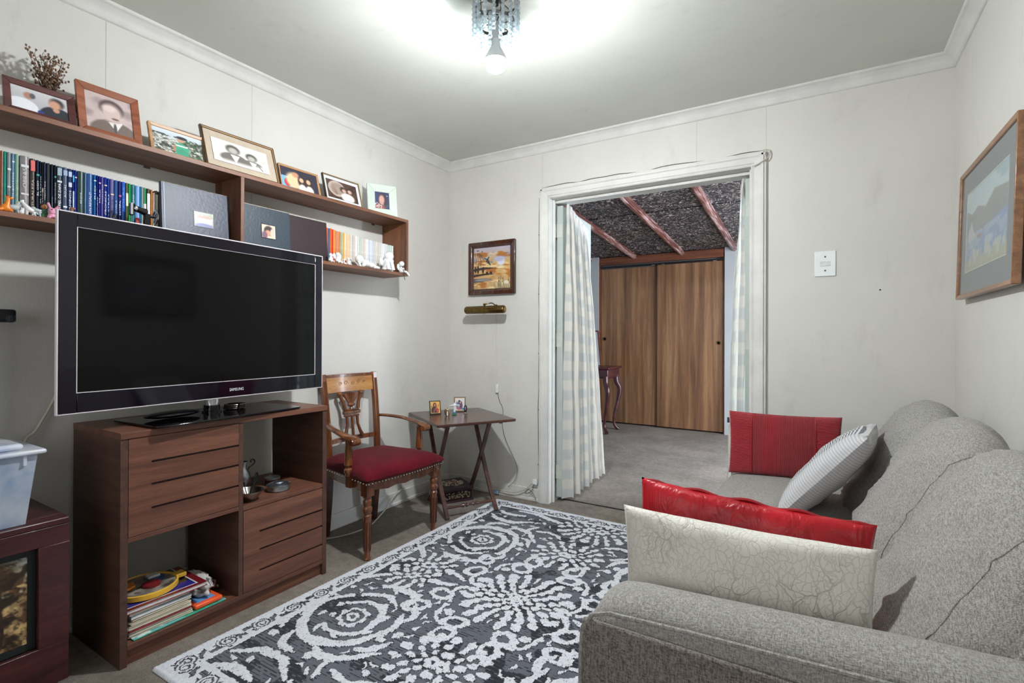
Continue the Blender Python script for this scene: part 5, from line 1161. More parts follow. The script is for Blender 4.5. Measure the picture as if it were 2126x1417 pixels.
for k_ in range(1, 9):
    for j in range(36): a_ = 2*PI*j/36; rr_ = .095*k_/8; vs.append(Vector((rr_*math.cos(a_), rr_*math.sin(a_), .017))); cs.append(cv.a[int(29.5+29*k_/8*math.cos(a_)), int(29.5+29*k_/8*math.sin(a_))])
fs = [(0, 1+j, 1+(j+1) % 36) for j in range(36)]+[(1+(k_-1)*36+j, 1+k_*36+j, 1+k_*36+(j+1) % 36, 1+(k_-1)*36+(j+1) % 36) for k_ in range(1, 8) for j in range(36)]
color_mesh('printed_disc', vs, fs, cs, M_photo, t)
G().lathe([(.03, .017), (.03, .026), (.022, .03)], (.02, .012, 0), 22).out('red_hub', plain('toy_red', (120, 30, 34), .35), t)
G().lathe([(.028, .017), (.028, .023)], (-.02, .045, 0), 22).out('blue_dial', plain('toy_blue', (40, 70, 130), .4), t)
G().prism([(-.04, -.03), (.0, -.05), (.03, -.03), (.02, 0), (-.02, .01)], .019, .028, T(-.02, -.03, 0)).out('orange_pointer', plain('toy_orange', (236, 150, 50), .4), t, .003)
G().box(-.05, -.02, .02, .06, .023, .032).xf(RY(0)).out('white_tab', M_white, t, .002)
# patterned cloth bag
t = thing('cloth_bag', 'crumpled white cloth bag printed with grey hearts and purple flowers', 'bag', (-2.14, 1.072, ZL+.0265))
NU, NV = 64, 44; vs, cs = [], []; r2 = random.Random(8)
hearts = [(r2.uniform(0, 1), r2.uniform(.1, .9), r2.uniform(.05, .085)) for _ in range(26)]; fl_ = [(r2.uniform(0, 1), r2.uniform(.1, .9)) for _ in range(26)]
for j in range(NV+1):
    v = j/NV; ph_ = -PI/2+PI*v
    for i in range(NU):
        u = i/NU; a_ = 2*PI*u; d_ = Vector((math.cos(ph_)*math.cos(a_), math.cos(ph_)*math.sin(a_), math.sin(ph_)))
        n_ = mnoise.noise(d_*1.7+Vector((3, 1, 2)))*.35+mnoise.noise(d_*4.5)*.16
        p = Vector((d_.x*.095, d_.y*.048, d_.z*.042))*(1+n_); p.z = max(-.0245, p.z); vs.append(p+Vector((0, 0, .025)))
        c_ = np.array((206, 204, 202))/255
        for hx, hy, hr in hearts:
            dx = min(abs(u-hx), 1-abs(u-hx))*2.4; dy = v-hy
            if (dx*dx+dy*dy-hr*hr)**3 < (hr**3)*dx*dx*dy**3*8+0 and dx*dx+dy*dy < (2*hr)**2 or dx*dx+dy*dy < (hr*.55)**2: c_ = np.array((104, 100, 98))/255
        for hx, hy in fl_:
            dx = min(abs(u-hx), 1-abs(u-hx))*2.4; dy = v-hy
            if dx*dx+dy*dy < .022**2: c_ = np.array((126, 54, 120))/255
        cs.append(c_)
fs = [(j*NU+i, j*NU+(i+1) % NU, (j+1)*NU+(i+1) % NU, (j+1)*NU+i) for j in range(NV) for i in range(NU)]
color_mesh('cloth', vs, fs, cs, M_cloth, t)
t = thing('amber_figurine', 'small shiny brown glass lump beside the cloth bag', 'ornament', (-2.13, 1.142, ZL+.0005))
G().ell((0, 0, .016), (.018, .013, .016)).ell((.004, .004, .032), (.010, .010, .012)).ell((.0, -.006, .04), .006).ell((.012, .012, .012), (.01, .008, .01)).out('body', plain('amber_glass', (96, 52, 34), .12, coat=1), t, remesh=.002)

# ---- plastic storage box and pole on the chest
t = thing('storage_box', 'translucent blue plastic storage box with a clear lid on the wooden chest', 'box', (-2.135, .36, .541))
g = G(); Y1, Y0, X1, X0 = .185, -.30, .085, -.155; Z1 = .215
def taper(z_): return .02*(z_/Z1)
def wallq(p0, p1, q0, q1): g.add([Vector(p0), Vector(p1), Vector(q1), Vector(q0)], [(0, 1, 2, 3)])
B_ = [(X1, Y0, 0), (X1, Y1, 0), (X0, Y1, 0), (X0, Y0, 0)]; Tt = [(X1+.02, Y0-.02, Z1), (X1+.02, Y1+.022, Z1), (X0-.02, Y1+.022, Z1), (X0-.02, Y0-.02, Z1)]
for k_ in range(4): wallq(B_[k_], B_[(k_+1) % 4], Tt[k_], Tt[(k_+1) % 4])
g.add([Vector(b) for b in B_], [(0, 1, 2, 3)])
o = g.out('tub', M_box, t, weld=True); sm_ = o.modifiers.new('s', 'SOLIDIFY'); sm_.thickness = .002
bb = o.modifiers.new('b', 'BEVEL'); bb.width = .012; bb.segments = 3; bb.limit_method = 'ANGLE'
G().box(X0-.03, X1+.034, Y0-.03, Y1+.040, Z1-.004, Z1+.010).out('rim', M_lidp, t, .006, seg=3)
G().box(X0+.0, X1+.005, Y0-.0, Y1-.005, Z1+.010, Z1+.030).out('lid', M_lidp, t, .016, seg=4)
G().box(X1+.012, X1+.016, Y0+.05, Y1-.065, Z1-.075, Z1-.004).xf(Matrix.Identity(4)).out('label_window', M_lidp, t, .002)
G().box(X1+.016, X1+.024, Y1-.012, Y1-.004, Z1-.035, Z1-.004).out('rib', M_lidp, t, .001)
g = G().ell((-.03, -.02, .03), (.085, .16, .028), 20, 8); g.out('green_contents', plain('mint_cloth', (176, 214, 186), .8), t)
g = G().ell((-.01, -.02, .135), (.07, .11, .05), 20, 8); g.out('pale_contents', plain('white_cloth', (214, 216, 220), .8), t)
G().ell((.05, -.01, .11), (.02, .05, .02), 16, 8).out('pink_contents', plain('pink_cloth', (220, 150, 160), .8), t)
o = G().box(-.05, .05, -.13, .06, 0, .006).out('folded_bag', plain('dark_grey_sheet', (78, 80, 84), .6), loc=(-2.16, .42, .541+.2455), rot=(0, 0, R(8)), bevel=.003); tag(o, 'flat dark grey case lying on the lid of the plastic box', 'case')
t = thing('pole_clamp', 'black plastic pole with a ribbed clamp knob at the left picture edge', 'pole', (-2.350, .553, .5415))
G().lathe([(.013, 0), (.013, .60)], (0, -.024, 0), n=16).out('tube', plain('grey_tube', (150, 160, 176), .35), t)
G().lathe([(.0165, .40), (.0165, .62), (.01, .625)], (0, -.024, 0), n=16).out('sleeve', M_black, t)
G().box(-.016, .018, -.03, .042, .612, .656).out('clamp', M_black, t, .008, seg=3)
g = G().lathe([(.013, 0), (.014, .003), (.012, .008)], n=18, m=T(.017, .026, .625) @ RY(90)); g.out('knob', plain('knob_blue_black', (40, 52, 62), .25), t)
for q in (-.005, 0, .005): G().box(.025, .0275, .026+q-.0012, .026+q+.0012, .616, .634).out('rib', M_chrome, t)

# ---- things on the tray table
ZT = .5972
def leanpic(label, loc, rz, w_, h_, bar, mat, cvs, tilt, cat='icon'):
    t = thing('framed_icon', label, cat, loc, R(rz)); m = RY(-tilt); dep = .010
    m2 = T(0, 0, math.sin(R(tilt))*dep) @ m
    G().box(-dep, 0, -w_/2, w_/2, 0, h_).xf(m2).out('frame', mat, t, .0015)
    G().box(-.001, .001, -w_/2+bar, w_/2-bar, bar, h_-bar).xf(m2).out('gold_border', plain('icon_gold', (206, 160, 84), .35), t)
    pic('picture', cvs, w_-2*bar-.006, h_-2*bar-.006, M_photo, t, m2 @ T(.0014, 0, h_/2))
    G().tube([m2 @ Vector((-dep, 0, h_*.6)), Vector((-h_*.4-.008, 0, .003))], .002, 6).out('easel_leg', M_black, t)
cv = Cv(50, 64, (222, 170, 84)); cv.noise((190, 120, 50), 6, 8, .5, .7, 1, 2).ell(.45, .30, .20, .22, (42, 28, 30), .2).ell(.42, .80, .42, .40, (46, 30, 34), .15).ell(.46, .30, .10, .14, (196, 116, 80), .4).ell(.66, .55, .09, .1, (200, 110, 70), .4).ell(.72, .76, .16, .2, (176, 60, 46), .3).line([(.3, .95), (.5, .6)], .04, (190, 70, 60)).ell(.12, .4, .06, .05, (50, 60, 90), .3).ell(.88, .3, .06, .05, (150, 50, 40), .3)
leanpic('gold ground icon of a mother and child in a dark frame on the tray table', (-2.178, 2.600, ZT), -36, .075, .090, .006, M_black, cv, 17)
cv = Cv(44, 60, (216, 212, 214)); cv.ell(.45, .28, .12, .12, (50, 40, 44), .3).ell(.5, .62, .30, .32, (92, 64, 92), .2).ell(.62, .40, .13, .14, (100, 60, 84), .3).ell(.56, .36, .07, .08, (206, 160, 140), .4).ell(.36, .62, .12, .14, (150, 180, 210), .4).ell(.22, .70, .1, .22, (150, 120, 96), .3).rect(.7, .8, .9, .97, (60, 130, 190)).ell(.4, .85, .2, .1, (190, 90, 110), .4).ell(.2, .4, .08, .14, (70, 110, 170), .4)
leanpic('grey framed picture of a family group with a white ground on the tray table', (-2.120, 2.785, ZT), -50, .080, .100, .006, plain('grey_wood_frame', (92, 84, 72), .4), cv, 12, 'picture')
t = thing('christ_statuette', 'small white statuette with outstretched arms on a blue and green base', 'statuette', (-2.075, 2.668, ZT), R(-42))
G().box(-.014, .014, -.014, .014, 0, .007).out('green_base', plain('green_base', (60, 140, 80), .5), t, .002)
G().lathe([(.011, .007), (.012, .012), (.008, .018)], n=8).out('blue_base', plain('blue_base', (70, 96, 170), .5), t)
G().lathe([(.0075, .017), (.0065, .03), (.0055, .05), (.0065, .062), (.004, .066)], n=12).tube([(0, -.036, .060), (0, 0, .062), (0, .036, .060)], [.0035, .006, .0035], 8).ell((0, 0, .072), (.005, .005, .0065)).out('body', plain('white_figure', (222, 230, 234), .4), t, remesh=.0013)
t = thing('seashell_statuette', 'small gold and white grotto figurine left of the white statuette', 'statuette', (-2.085, 2.600, ZT), R(-40))
G().ell((0, -.002, .026), (.009, .014, .027)).tube([(.004, .012, .0), (.006, .014, .018), (.004, .010, .034)], [.005, .005, .003], 8).out('grotto', plain('gilt_shell', (124, 104, 66), .25, .7), t, remesh=.0014)
G().lathe([(.005, .004), (.004, .02), (.003, .03)], (.009, .002, 0), 10).ell((.009, .002, .042), .0045).out('figure', M_white, t)
t = thing('domed_figurine', 'small dark oval domed figurine on a clear round foot', 'statuette', (-2.03, 2.728, ZT), R(-40))
G().lathe([(.014, 0), (.015, .003), (.006, .007), (.005, .012)], n=20).out('foot', plain('silver_foot', (176, 176, 170), .2, .8), t)
G().ell((0, 0, .036), (.008, .012, .026), 16, 10).out('dome', plain('dark_bronze', (66, 62, 52), .3, .7), t)
G().ell((.006, -.002, .036), (.003, .005, .013), 8, 6).out('relief', M_pewter, t)
# needlework box under the table
t = thing('needlework_box', 'dark purple box with floral needlework lid on the floor under the tray table', 'box', (-2.190, 2.790, 0), math.atan2(-.502, .865))
G().box(-.105, .105, -.105, .105, .0, .072).out('body', M_needle, t, .003)
G().box(-.115, .115, -.115, .115, .072, .098).out('lid', plain('purple_wood', (52, 30, 40), .35), t, .006, seg=3)
G().box(-.115, .115, -.115, .115, .0, .010).out('base', plain('purple_wood', (52, 30, 40), .35), t, .003)
r_ = random.Random(3); g1, g2 = G(), G()
for q in range(80):
    th = r_.uniform(0, 2*PI); rr_ = .08*math.sqrt(r_.random()); L_ = r_.uniform(.012, .026)
    g1.ell((rr_*math.cos(th)*.9, rr_*math.sin(th), .101), (L_*.5, .004, .004), 6, 4, RZ(math.degrees(th)+r_.uniform(-20, 20))); 
for q in range(26): g2.ell((r_.uniform(-.05, .05), r_.uniform(-.05, .05), .104), (.006, .005, .003), 6, 4)
o = g1.out('lid_embroidery', plain('cream_wool', (206, 200, 184), .9), t); o['kind'] = 'stuff'
o = g2.out('rose_embroidery', plain('rose_wool', (166, 118, 96), .9), t); o['kind'] = 'stuff'
g = G()
for q in range(60): g.ell((.106, r_.uniform(-.095, .095), .02+.045*r_.random()), (.003, r_.uniform(.004, .010), .004), 6, 4, RX(r_.uniform(-70, 70)))
o = g.out('side_embroidery', plain('tan_wool', (150, 140, 116), .9), t); o['kind'] = 'stuff'

# ---- duck painting and picture lamp on the back wall
t = thing('framed_painting', 'mahogany framed painting of ducks over a sunset lake, on the back wall', 'painting', (-2.018, YB-.001, 1.413))
def mitre_y(g_, x0_, x1_, z0_, z1_, b, ya, yb, ri=.006):
    O = [(x0_, z0_), (x1_, z0_), (x1_, z1_), (x0_, z1_)]; I = [(x0_+b, z0_+b), (x1_-b, z0_+b), (x1_-b, z1_-b), (x0_+b, z1_-b)]
    for k_ in range(4):
        a, b_, c_, d_ = O[k_], O[(k_+1) % 4], I[(k_+1) % 4], I[k_]
        vs = [(a[0], ya, a[1]), (b_[0], ya, b_[1]), (c_[0], ya, c_[1]), (d_[0], ya, d_[1]), (a[0], yb, a[1]), (b_[0], yb, b_[1]), (c_[0], yb+ri, c_[1]), (d_[0], yb+ri, d_[1])]
        g_.add(vs, [(0, 3, 2, 1), (4, 5, 6, 7), (0, 1, 5, 4), (1, 2, 6, 5), (2, 3, 7, 6), (3, 0, 4, 7)])
    return g_
mitre_y(G(), -.198, .198, 0, .380, .030, 0, -.026, .004).out('frame', M_duckframe, t, .005, seg=3)
mitre_y(G(), -.170, .170, .028, .352, .016, 0, -.018, .006).out('inner_moulding', M_duckframe, t, .003)
cv = Cv(120, 120, (206, 164, 96)); cv.vgrad((176, 170, 190), (206, 160, 90), 0, .45).vgrad((204, 164, 106), (190, 156, 112), .45, 1)
cv.noise((150, 146, 176), 3, 8, .48, .62, cv.zone(0, 0, 1, .35), 2).noise((226, 200, 150), 3, 10, .5, .64, cv.zone(0, .1, 1, 1), 3).noise((170, 106, 44), 3, 14, .52, .66, cv.zone(0, .12, 1, 1), 4)
cv.ell(.75, .36, .10, .10, (214, 214, 226), .6).ell(.74, .5, .1, .02, (232, 214, 170), .6).ell(.7, .30, .14, .06, (176, 176, 204), .6)
cv.poly([(0, .50), (.3, .47), (.68, .51), (.3, .53), (0, .56)], (60, 40, 36)).poly([(0, .64), (.4, .62), (.62, .65), (.3, .67), (0, .70)], (56, 36, 34)).poly([(0, .74), (.35, .74), (.55, .79), (.2, .83), (0, .84)], (84, 78, 78)).ell(.25, .78, .22, .03, (140, 138, 142), .4)
for x, y0_, y1_ in ((.12, .42, .62), (.26, .46, .62), (.05, .45, .60), (.48, .58, .66), (.37, .58, .64)): cv.ell(x, (y0_+y1_)/2, .03, (y1_-y0_)/2, (44, 28, 28), .3)
for x in (.06, .12, .17, .2): cv.line([(x, .5), (x+.01, .3), (x-.02, .12)], .006, (96, 60, 40))
cv.noise((110, 80, 50), 16, 16, .55, .62, cv.zone(0, .05, .26, .22), 7)
cv.line([(.30, .26), (.40, .30), (.44, .38), (.36, .32)], .014, (54, 74, 96)).line([(.42, .24), (.36, .33), (.46, .42)], .016, (40, 60, 84)).line([(.22, .2), (.28, .3)], .01, (70, 90, 110)).ell(.5, .36, .03, .02, (90, 130, 160), .3)
for x in np.linspace(.6, .98, 16): cv.line([(x, 1), (x+.03*math.sin(x*50), .8+.1*math.sin(x*23))], .006, (70, 62, 40)); cv.line([(x+.01, 1), (x-.02*math.sin(x*40), .86)], .005, (206, 196, 160))
cv.ell(.9, .86, .06, .04, (220, 214, 196), .4)
m = T(0, -.0125, .19) @ RZ(-90)
pic('painting', cv, .310, .295, M_paintpic, t, m)
t = thing('picture_lamp', 'aged brass picture lamp with a curved arm on the back wall', 'lamp', (-1.985, YB-.001, 1.325))
G().lathe([(.017, 0), (.017, .006), (.010, .010)], n=20, m=RX(90)).out('wall_plate', M_brass, t)
G().tube(smooth_path([(0, -.006, 0), (0, -.04, .02), (-.002, -.075, .022), (-.02, -.092, .016), (-.035, -.095, .012)], 5), .0042, 8).out('arm', M_brass, t)
G().ell((-.038, -.095, .012), (.010, .009, .009)).tube([(-.038, -.095, .012), (-.036, -.095, -.012)], .0045, 8).out('joint', M_brass, t)
g = G().lathe([(.008, -.165), (.023, -.163), (.0275, -.156), (.0275, .156), (.023, .163), (.008, .165)], n=26, m=T(-.032, -.098, -.025) @ RY(90)); g.out('shade', M_brass, t)
G().lathe([(.014, 0), (.014, .002)], n=20, m=T(.133, -.098, -.025) @ RY(90)).out('end_cap', plain('bright_brass', (176, 150, 96), .25, 1), t)
# its cable with an in-line switch
cw = thing('lamp_cable', 'thin cable with a small white in-line switch hanging from the picture lamp', 'cable', (-1.985, YB, 0))
yw_ = -.0035
G().tube(smooth_path([(0, yw_, 1.300), (.004, yw_, 1.2), (.0, yw_, 1.08), (.006, yw_, .96), (.010, yw_, .86), (.012, yw_, .775)], 6), .0013, 6).out('upper_wire', M_wirew, cw)
G().tube(smooth_path([(.016, yw_, .715), (.030, yw_, .66), (.060, yw_, .60), (.058, yw_-.004, .50), (.085, yw_-.008, .40), (.16, yw_-.012, .27), (.19, yw_-.016, .20), (.170, yw_-.020, .12), (.12, yw_-.024, .07)], 6), .0017, 6).out('lower_wire', M_wireb, cw)
s_ = G().box(.004, .024, -.016, -.001, .715, .775).out('switch', M_whitepl, cw, .003); G().box(.010, .018, -.0185, -.016, .735, .755).out('rocker', M_white, s_, .001)
# socket end and floor cables
t = thing('extension_cable', 'white extension cable with a plug along the back baseboard', 'cable', (-1.65, YB-.02, .13))
G().box(-.022, .012, -.010, .012, -.012, .022).out('plug', M_whitepl, t, .003)
G().tube(smooth_path([(-.02, -.004, .0), (-.08, -.008, -.055), (-.17, -.015, -.088), (-.30, -.012, -.085), (-.40, -.010, -.06), (-.58, -.01, -.045)], 6), .0042, 8).out('cord', M_wirew, t)
G().tube(smooth_path([(-.01, -.004, -.01), (-.03, -.012, -.06), (-.075, -.016, -.08), (-.05, -.012, -.05), (-.02, -.010, -.07), (.01, -.010, -.11)], 6), .002, 6).out('thin_cord', M_wireb, t)
G().box(-.335, -.29, -.022, -.008, -.12, -.098).out('connector', plain('pale_blue_plastic', (150, 176, 196), .4), t, .002)
t = thing('floor_cable', 'white cable drooping from the wall to the carpet behind the armchair', 'cable', (-2.395, 2.25, 0))
G().tube(smooth_path([(.008, .28, .10), (.012, .22, .09), (.03, .14, .075), (.05, .07, .03), (.09, -.04, .007), (.14, -.16, .006), (.13, -.32, .006), (.04, -.5, .006), (.03, -.75, .006)], 6), .004, 8).out('cord', M_wirew, t)
t = thing('tv_cable', 'pale cable looping down the wall left of the television', 'cable', (-2.395, .72, .75))
G().tube(smooth_path([(.01, .08, .32), (.006, .02, .20), (.003, -.02, .10), (.004, -.06, .02), (.010, -.09, -.02), (.014, -.10, -.2)], 6), .0048, 8).out('cord', M_wirew, t)
t = thing('doorway_wire', 'thin grey wire stapled around the left side and top of the doorway frame', 'cable', (OX0-.085, YB-.003, 0))
r_ = random.Random(6)
pts = [(r_.uniform(-.004, .004), 0, z_) for z_ in np.linspace(.12, 2.05, 16)]
G().tube(smooth_path(pts, 4), .0018, 5).out('side_wire', M_wireb, t)
pts = [(x_, -.001, 2.114+r_.uniform(-.004, .010)) for x_ in np.linspace(.02, 1.36, 16)]
G().tube(smooth_path(pts, 4), .0022, 5).out('top_wire', M_wireb, t)
G().tube(smooth_path([(1.36, -.002, 2.118), (1.395, -.004, 2.11), (1.39, -.02, 2.07), (1.355, -.030, 2.045), (1.315, -.028, 2.03)], 5), .003, 6).out('corner_wire', M_wirew, t)
for z_ in (.25, .62, 1.0, 1.4, 1.8): G().box(-.004, .004, -.003, .001, z_-.002, z_+.002).out('staple', M_black, t)
# ---- light switch
t = thing('light_switch', 'white rectangular light switch on the wall right of the doorway', 'switch', (.008, YB, 1.487))
G().box(-.046, .046, -.006, 0, -.064, .064).out('plate', M_whitepl, t, .004, seg=3)
G().box(-.022, .022, -.0085, -.005, -.012, .012).out('rocker', plain('switch_rocker', (206, 212, 210), .35), t, .001)
for z_ in (-.035, .035): G().lathe([(.004, 0), (.004, .002), (.001, .0025)], n=10, m=T(0, -.0055, z_) @ RX(90)).out('screw', plain('dark_screw', (60, 62, 62), .4, .6), t)
o = G().lathe([(.004, 0), (.003, .003)], n=10, m=RX(90)).out('wall_nail', M_black, loc=(.235, YB, 1.345)); tag(o, 'small dark nail hole in the wall below and right of the light switch', 'nail')

# ---- large painting on the right wall
t = thing('framed_painting', 'large wood framed lake and mountain painting with grey mat on the right wall', 'painting', (XR-.018, 2.435, 1.272))
t.rotation_euler = (0, R(-1.6), R(180))
# local: faces +X after 180 turn -> towards the room; image left = far end
PW, PH = .745, .515
def mit_x(g_, y0_, y1_, z0_, z1_, b, xa, xb, ri=.004):
    O = [(y0_, z0_), (y1_, z0_), (y1_, z1_), (y0_, z1_)]; I = [(y0_+b, z0_+b), (y1_-b, z0_+b), (y1_-b, z1_-b), (y0_+b, z1_-b)]
    for k_ in range(4):
        a, b_, c_, d_ = O[k_], O[(k_+1) % 4], I[(k_+1) % 4], I[k_]
        g_.add([(xa, *a), (xa, *b_), (xa, *c_), (xa, *d_), (xb, *a), (xb, *b_), (xb-ri, *c_), (xb-ri, *d_)], [(0, 3, 2, 1), (4, 5, 6, 7), (0, 1, 5, 4), (1, 2, 6, 5), (2, 3, 7, 6), (3, 0, 4, 7)])
    return g_
M_pf = wood('walnut_frame', (112, 76, 50), (140, 98, 66), (166, 122, 86), .35, 'y', 10, .3)
mit_x(G(), -PW/2, PW/2, 0, PH, .018, -.004, .020).out('frame', M_pf, t, .003)
mit_x(G(), -PW/2+.016, PW/2-.016, .016, PH-.016, .085, 0, .010, .001).out('mat', plain('grey_mat', (128, 128, 130), .8, var=.04), t)
mit_x(G(), -PW/2+.100, PW/2-.100, .100, PH-.100, .004, 0, .0105, .001).out('mat_bevel', plain('mat_bevel', (206, 206, 200), .7), t)
cv = Cv(130, 90, (168, 165, 158)); cv.vgrad((206, 220, 226), (216, 224, 226), 0, .32).noise((176, 196, 206), 4, 4, .5, .65, cv.zone(0, 0, 1, .35), 3)
cv.poly([(0, .22), (.15, .30), (.3, .24), (.5, .32), (.7, .20), (1, .26), (1, .58), (.7, .60), (.4, .56), (.2, .66), (0, .62)], (158, 155, 151)).noise((150, 146, 144), 6, 6, .5, .6, cv.zone(0, .3, 1, .6), 5)
cv.poly([(.06, .5), (.14, .38), (.2, .52), (.3, .6), (.2, .72), (.05, .62)], (206, 206, 206)).poly([(.22, .62), (.5, .56), (1, .48), (1, .85), (0, .88), (0, .75)], (140, 158, 198)).noise((172, 184, 208), 8, 8, .5, .6, cv.zone(0, .55, 1, .85), 6).ell(.35, .62, .05, .03, (176, 130, 96), .4)
cv.vgrad((176, 170, 150), (190, 176, 146), .86, 1).noise((206, 202, 190), 14, 10, .48, .6, cv.zone(0, .74, 1, .92), 7).ell(.6, .72, .1, .05, (196, 206, 214), .5)
for x in np.linspace(.1, .95, 18): cv.line([(x, .95), (x+.01, .78+.08*math.sin(x*31))], .006, (206, 200, 180))
pic('painting', cv, PW-.208, PH-.208, M_paintpic, t, T(.0085, 0, PH/2))
G().box(.0108, .0114, -PW/2+.017, PW/2-.017, .017, PH-.017).out('glass', glassy('picture_glass', (245, 248, 248), .02, .03), t)

# ---- cushions
def cushion(name, label, loc, rot, w_, h_, th, mat=None, cvf=None, seed=0, wr=.004, pin=.07, flat_top=False, nu=60, nv=44):
    """local: face in XZ plane (x width, z height, z from 0), thickness along y"""
    t = thing(name, label, 'cushion', loc); t.rotation_euler = rot
    vs, cs, fs = [], [], []
    for side in (-1, 1):
        b = len(vs)
        for j in range(nv+1):
            for i in range(nu+1):
                u = -1+2*i/nu; v = -1+2*j/nv
                e = max(0, (1-abs(u)**2.6)*(1-abs(v)**2.6)); tk = th/2*e**.42
                px = w_/2*u*(1-pin*(1-abs(u)**2)*0-pin*.6*(v*v)*0-.035*(1-v*v)*abs(u)**6); pz = h_/2*v*(1-.05*(1-u*u)*abs(v)**6)
                n_ = mnoise.noise(Vector((px*9+seed, pz*9, side*3)))*wr*1.4+mnoise.noise(Vector((px*26+seed, pz*26, side*5)))*wr*.6
                vs.append(Vector((px, side*(tk+n_*e**.3), h_/2+pz)))
                cs.append(cvf(u, v, side) if cvf else (1, 1, 1))
        for j in range(nv):
            for i in range(nu):
                a_ = b+j*(nu+1)+i; f_ = (a_, a_+1, a_+nu+2, a_+nu+1); fs.append(f_ if side < 0 else f_[::-1])
    if cvf: o = color_mesh('cover', vs, fs, cs, mat, t)
    else:
        g_ = G().add(vs, fs); o = g_.out('cover', mat, t, weld=True, ang=180)
    return t
def satin():
    m, nt, p, lk = nodes('red_satin'); n = tex(nt, scale=16, detail=4, stretch=(1, 1, .35), dist=1.2); n2 = tex(nt, scale=5, detail=2, dist=1)
    lk(ramp(nt, n2.outputs[0], [(.3, lin((150, 14, 26))), (.7, lin((196, 26, 40)))]), p.inputs['Base Color']); p.inputs['Roughness'].default_value = .36; p.inputs['Specular IOR Level'].default_value = .4
    bump(nt, n.outputs[0], .8, .016); return m
def crinkle():
    m, nt, p, lk = nodes('white_crinkled_leatherette')
    tc = nt.nodes.new('ShaderNodeTexCoord'); n0 = tex(nt, scale=22, detail=3); ad = nt.nodes.new('ShaderNodeVectorMath'); ad.operation = 'MULTIPLY_ADD'
    lk(n0.outputs[1], ad.inputs[0]); ad.inputs[1].default_value = (.05, .05, .05); lk(tc.outputs['Object'], ad.inputs[2])
    mp = nt.nodes.new('ShaderNodeMapping'); mp.inputs['Scale'].default_value = (1, 1, .55); mp.inputs['Rotation'].default_value = (0, .5, 0); lk(ad.outputs[0], mp.inputs[0])
    cs = []
    for sc_, w_ in ((40, .05), (90, .06)):
        v = nt.nodes.new('ShaderNodeTexVoronoi'); v.feature = 'DISTANCE_TO_EDGE'; v.inputs['Scale'].default_value = sc_; lk(mp.outputs[0], v.inputs['Vector'])
        cs.append(ramp(nt, v.outputs[0], [(0, (0, 0, 0)), (w_, (1, 1, 1))]))
    msk = tex(nt, scale=9, detail=2); mk = ramp(nt, msk.outputs[0], [(.42, (0, 0, 0)), (.56, (1, 1, 1))]); mk2 = ramp(nt, msk.outputs[0], [(.44, (1, 1, 1)), (.6, (0, 0, 0))])
    c = mix(nt, mix(nt, cs[0], (1, 1, 1, 1), mk), mix(nt, (1, 1, 1, 1), cs[1], mk2), .5, 'MULTIPLY'); c = mix(nt, c, mix(nt, (1, 1, 1, 1), cs[1], mk), .4, 'MULTIPLY')
    lk(mix(nt, L4((186, 181, 170)), L4((218, 215, 206)), c), p.inputs['Base Color'])
    p.inputs['Roughness'].default_value = .6; bump(nt, c, .6, .002); return m
M_satin = satin(); M_crink = crinkle()
def rib_red():
    m, nt, p, lk = nodes('red_ribbed_cotton'); a = nt.nodes.new('ShaderNodeAttribute'); a.attribute_name = 'Col'
    wv = tex(nt, 'Wave', 60, 1); wv.bands_direction = 'X'; wv.inputs['Distortion'].default_value = .4
    wz = tex(nt, 'Wave', 60, 1); wz.bands_direction = 'Z'; wz.inputs['Distortion'].default_value = .4
    sp_ = nt.nodes.new('ShaderNodeSeparateColor'); lk(a.outputs[0], sp_.inputs[0])
    h = mix(nt, wv.outputs[0], wz.outputs[0], sp_.outputs[1]); 
    f = mix(nt, L4((116, 10, 24)), L4((206, 28, 48)), h)
    lk(mix(nt, f, L4((214, 210, 202)), sp_.outputs[2]), p.inputs['Base Color']); p.inputs['Roughness'].default_value = .85; p.inputs['Sheen Weight'].default_value = .2
    bump(nt, h, .9, .005); return m
M_ribred = rib_red()
def stripe_mat():
    m, nt, p, lk = nodes('grey_striped_linen'); a = nt.nodes.new('ShaderNodeAttribute'); a.attribute_name = 'Col'
    wv = tex(nt, 'Wave', 30, 0); wv.bands_direction = 'Z'; wv.inputs['Distortion'].default_value = .2
    sp_ = nt.nodes.new('ShaderNodeSeparateColor'); lk(a.outputs[0], sp_.inputs[0])
    st_ = mix(nt, L4((206, 206, 206)), L4((84, 88, 96)), ramp(nt, wv.outputs[0], [(.4, (0, 0, 0)), (.6, (1, 1, 1))]))
    pl_ = mix(nt, L4((196, 196, 198)), L4((168, 168, 170)), wv.outputs[0])
    lk(mix(nt, pl_, st_, sp_.outputs[0]), p.inputs['Base Color']); p.inputs['Roughness'].default_value = .85; p.inputs['Sheen Weight'].default_value = .2
    n = tex(nt, scale=240); bump(nt, n.outputs[0], .4, .003); return m
M_stripe = stripe_mat()
t = cushion('cushion', 'crinkled off-white leatherette cushion standing against the near sofa arm', (-.150, 1.128, .452), (R(2), 0, 0), .470, .280, .085, M_crink, seed=3, wr=.005)
t = cushion('cushion', 'shiny red satin cushion standing behind the off-white one', (-.165, 1.270, .457), (R(-2), R(3.2), R(0)), .490, .285, .095, M_satin, seed=9, wr=.005)
M_cord = plain('red_cord', (150, 14, 26), .5)
G().tube([(-.238+.476*i/40, 0, .278+.004*math.sin(i*.7)) for i in range(41)], .004, 6).out('zip_edge', M_cord, t)
t = cushion('cushion', 'deep red ribbed cushion with a pale back leaning on the far sofa arm', (-.160, 2.695, .453), (R(-6), 0, R(4)), .475, .300, .085, M_ribred, lambda u, v, s: ((0, 0, 1) if s > 0 or u < -.985 else ((0, 1, 0) if (u > .55 or u < -.55) else (0, 0, 0))), seed=5, wr=.004)
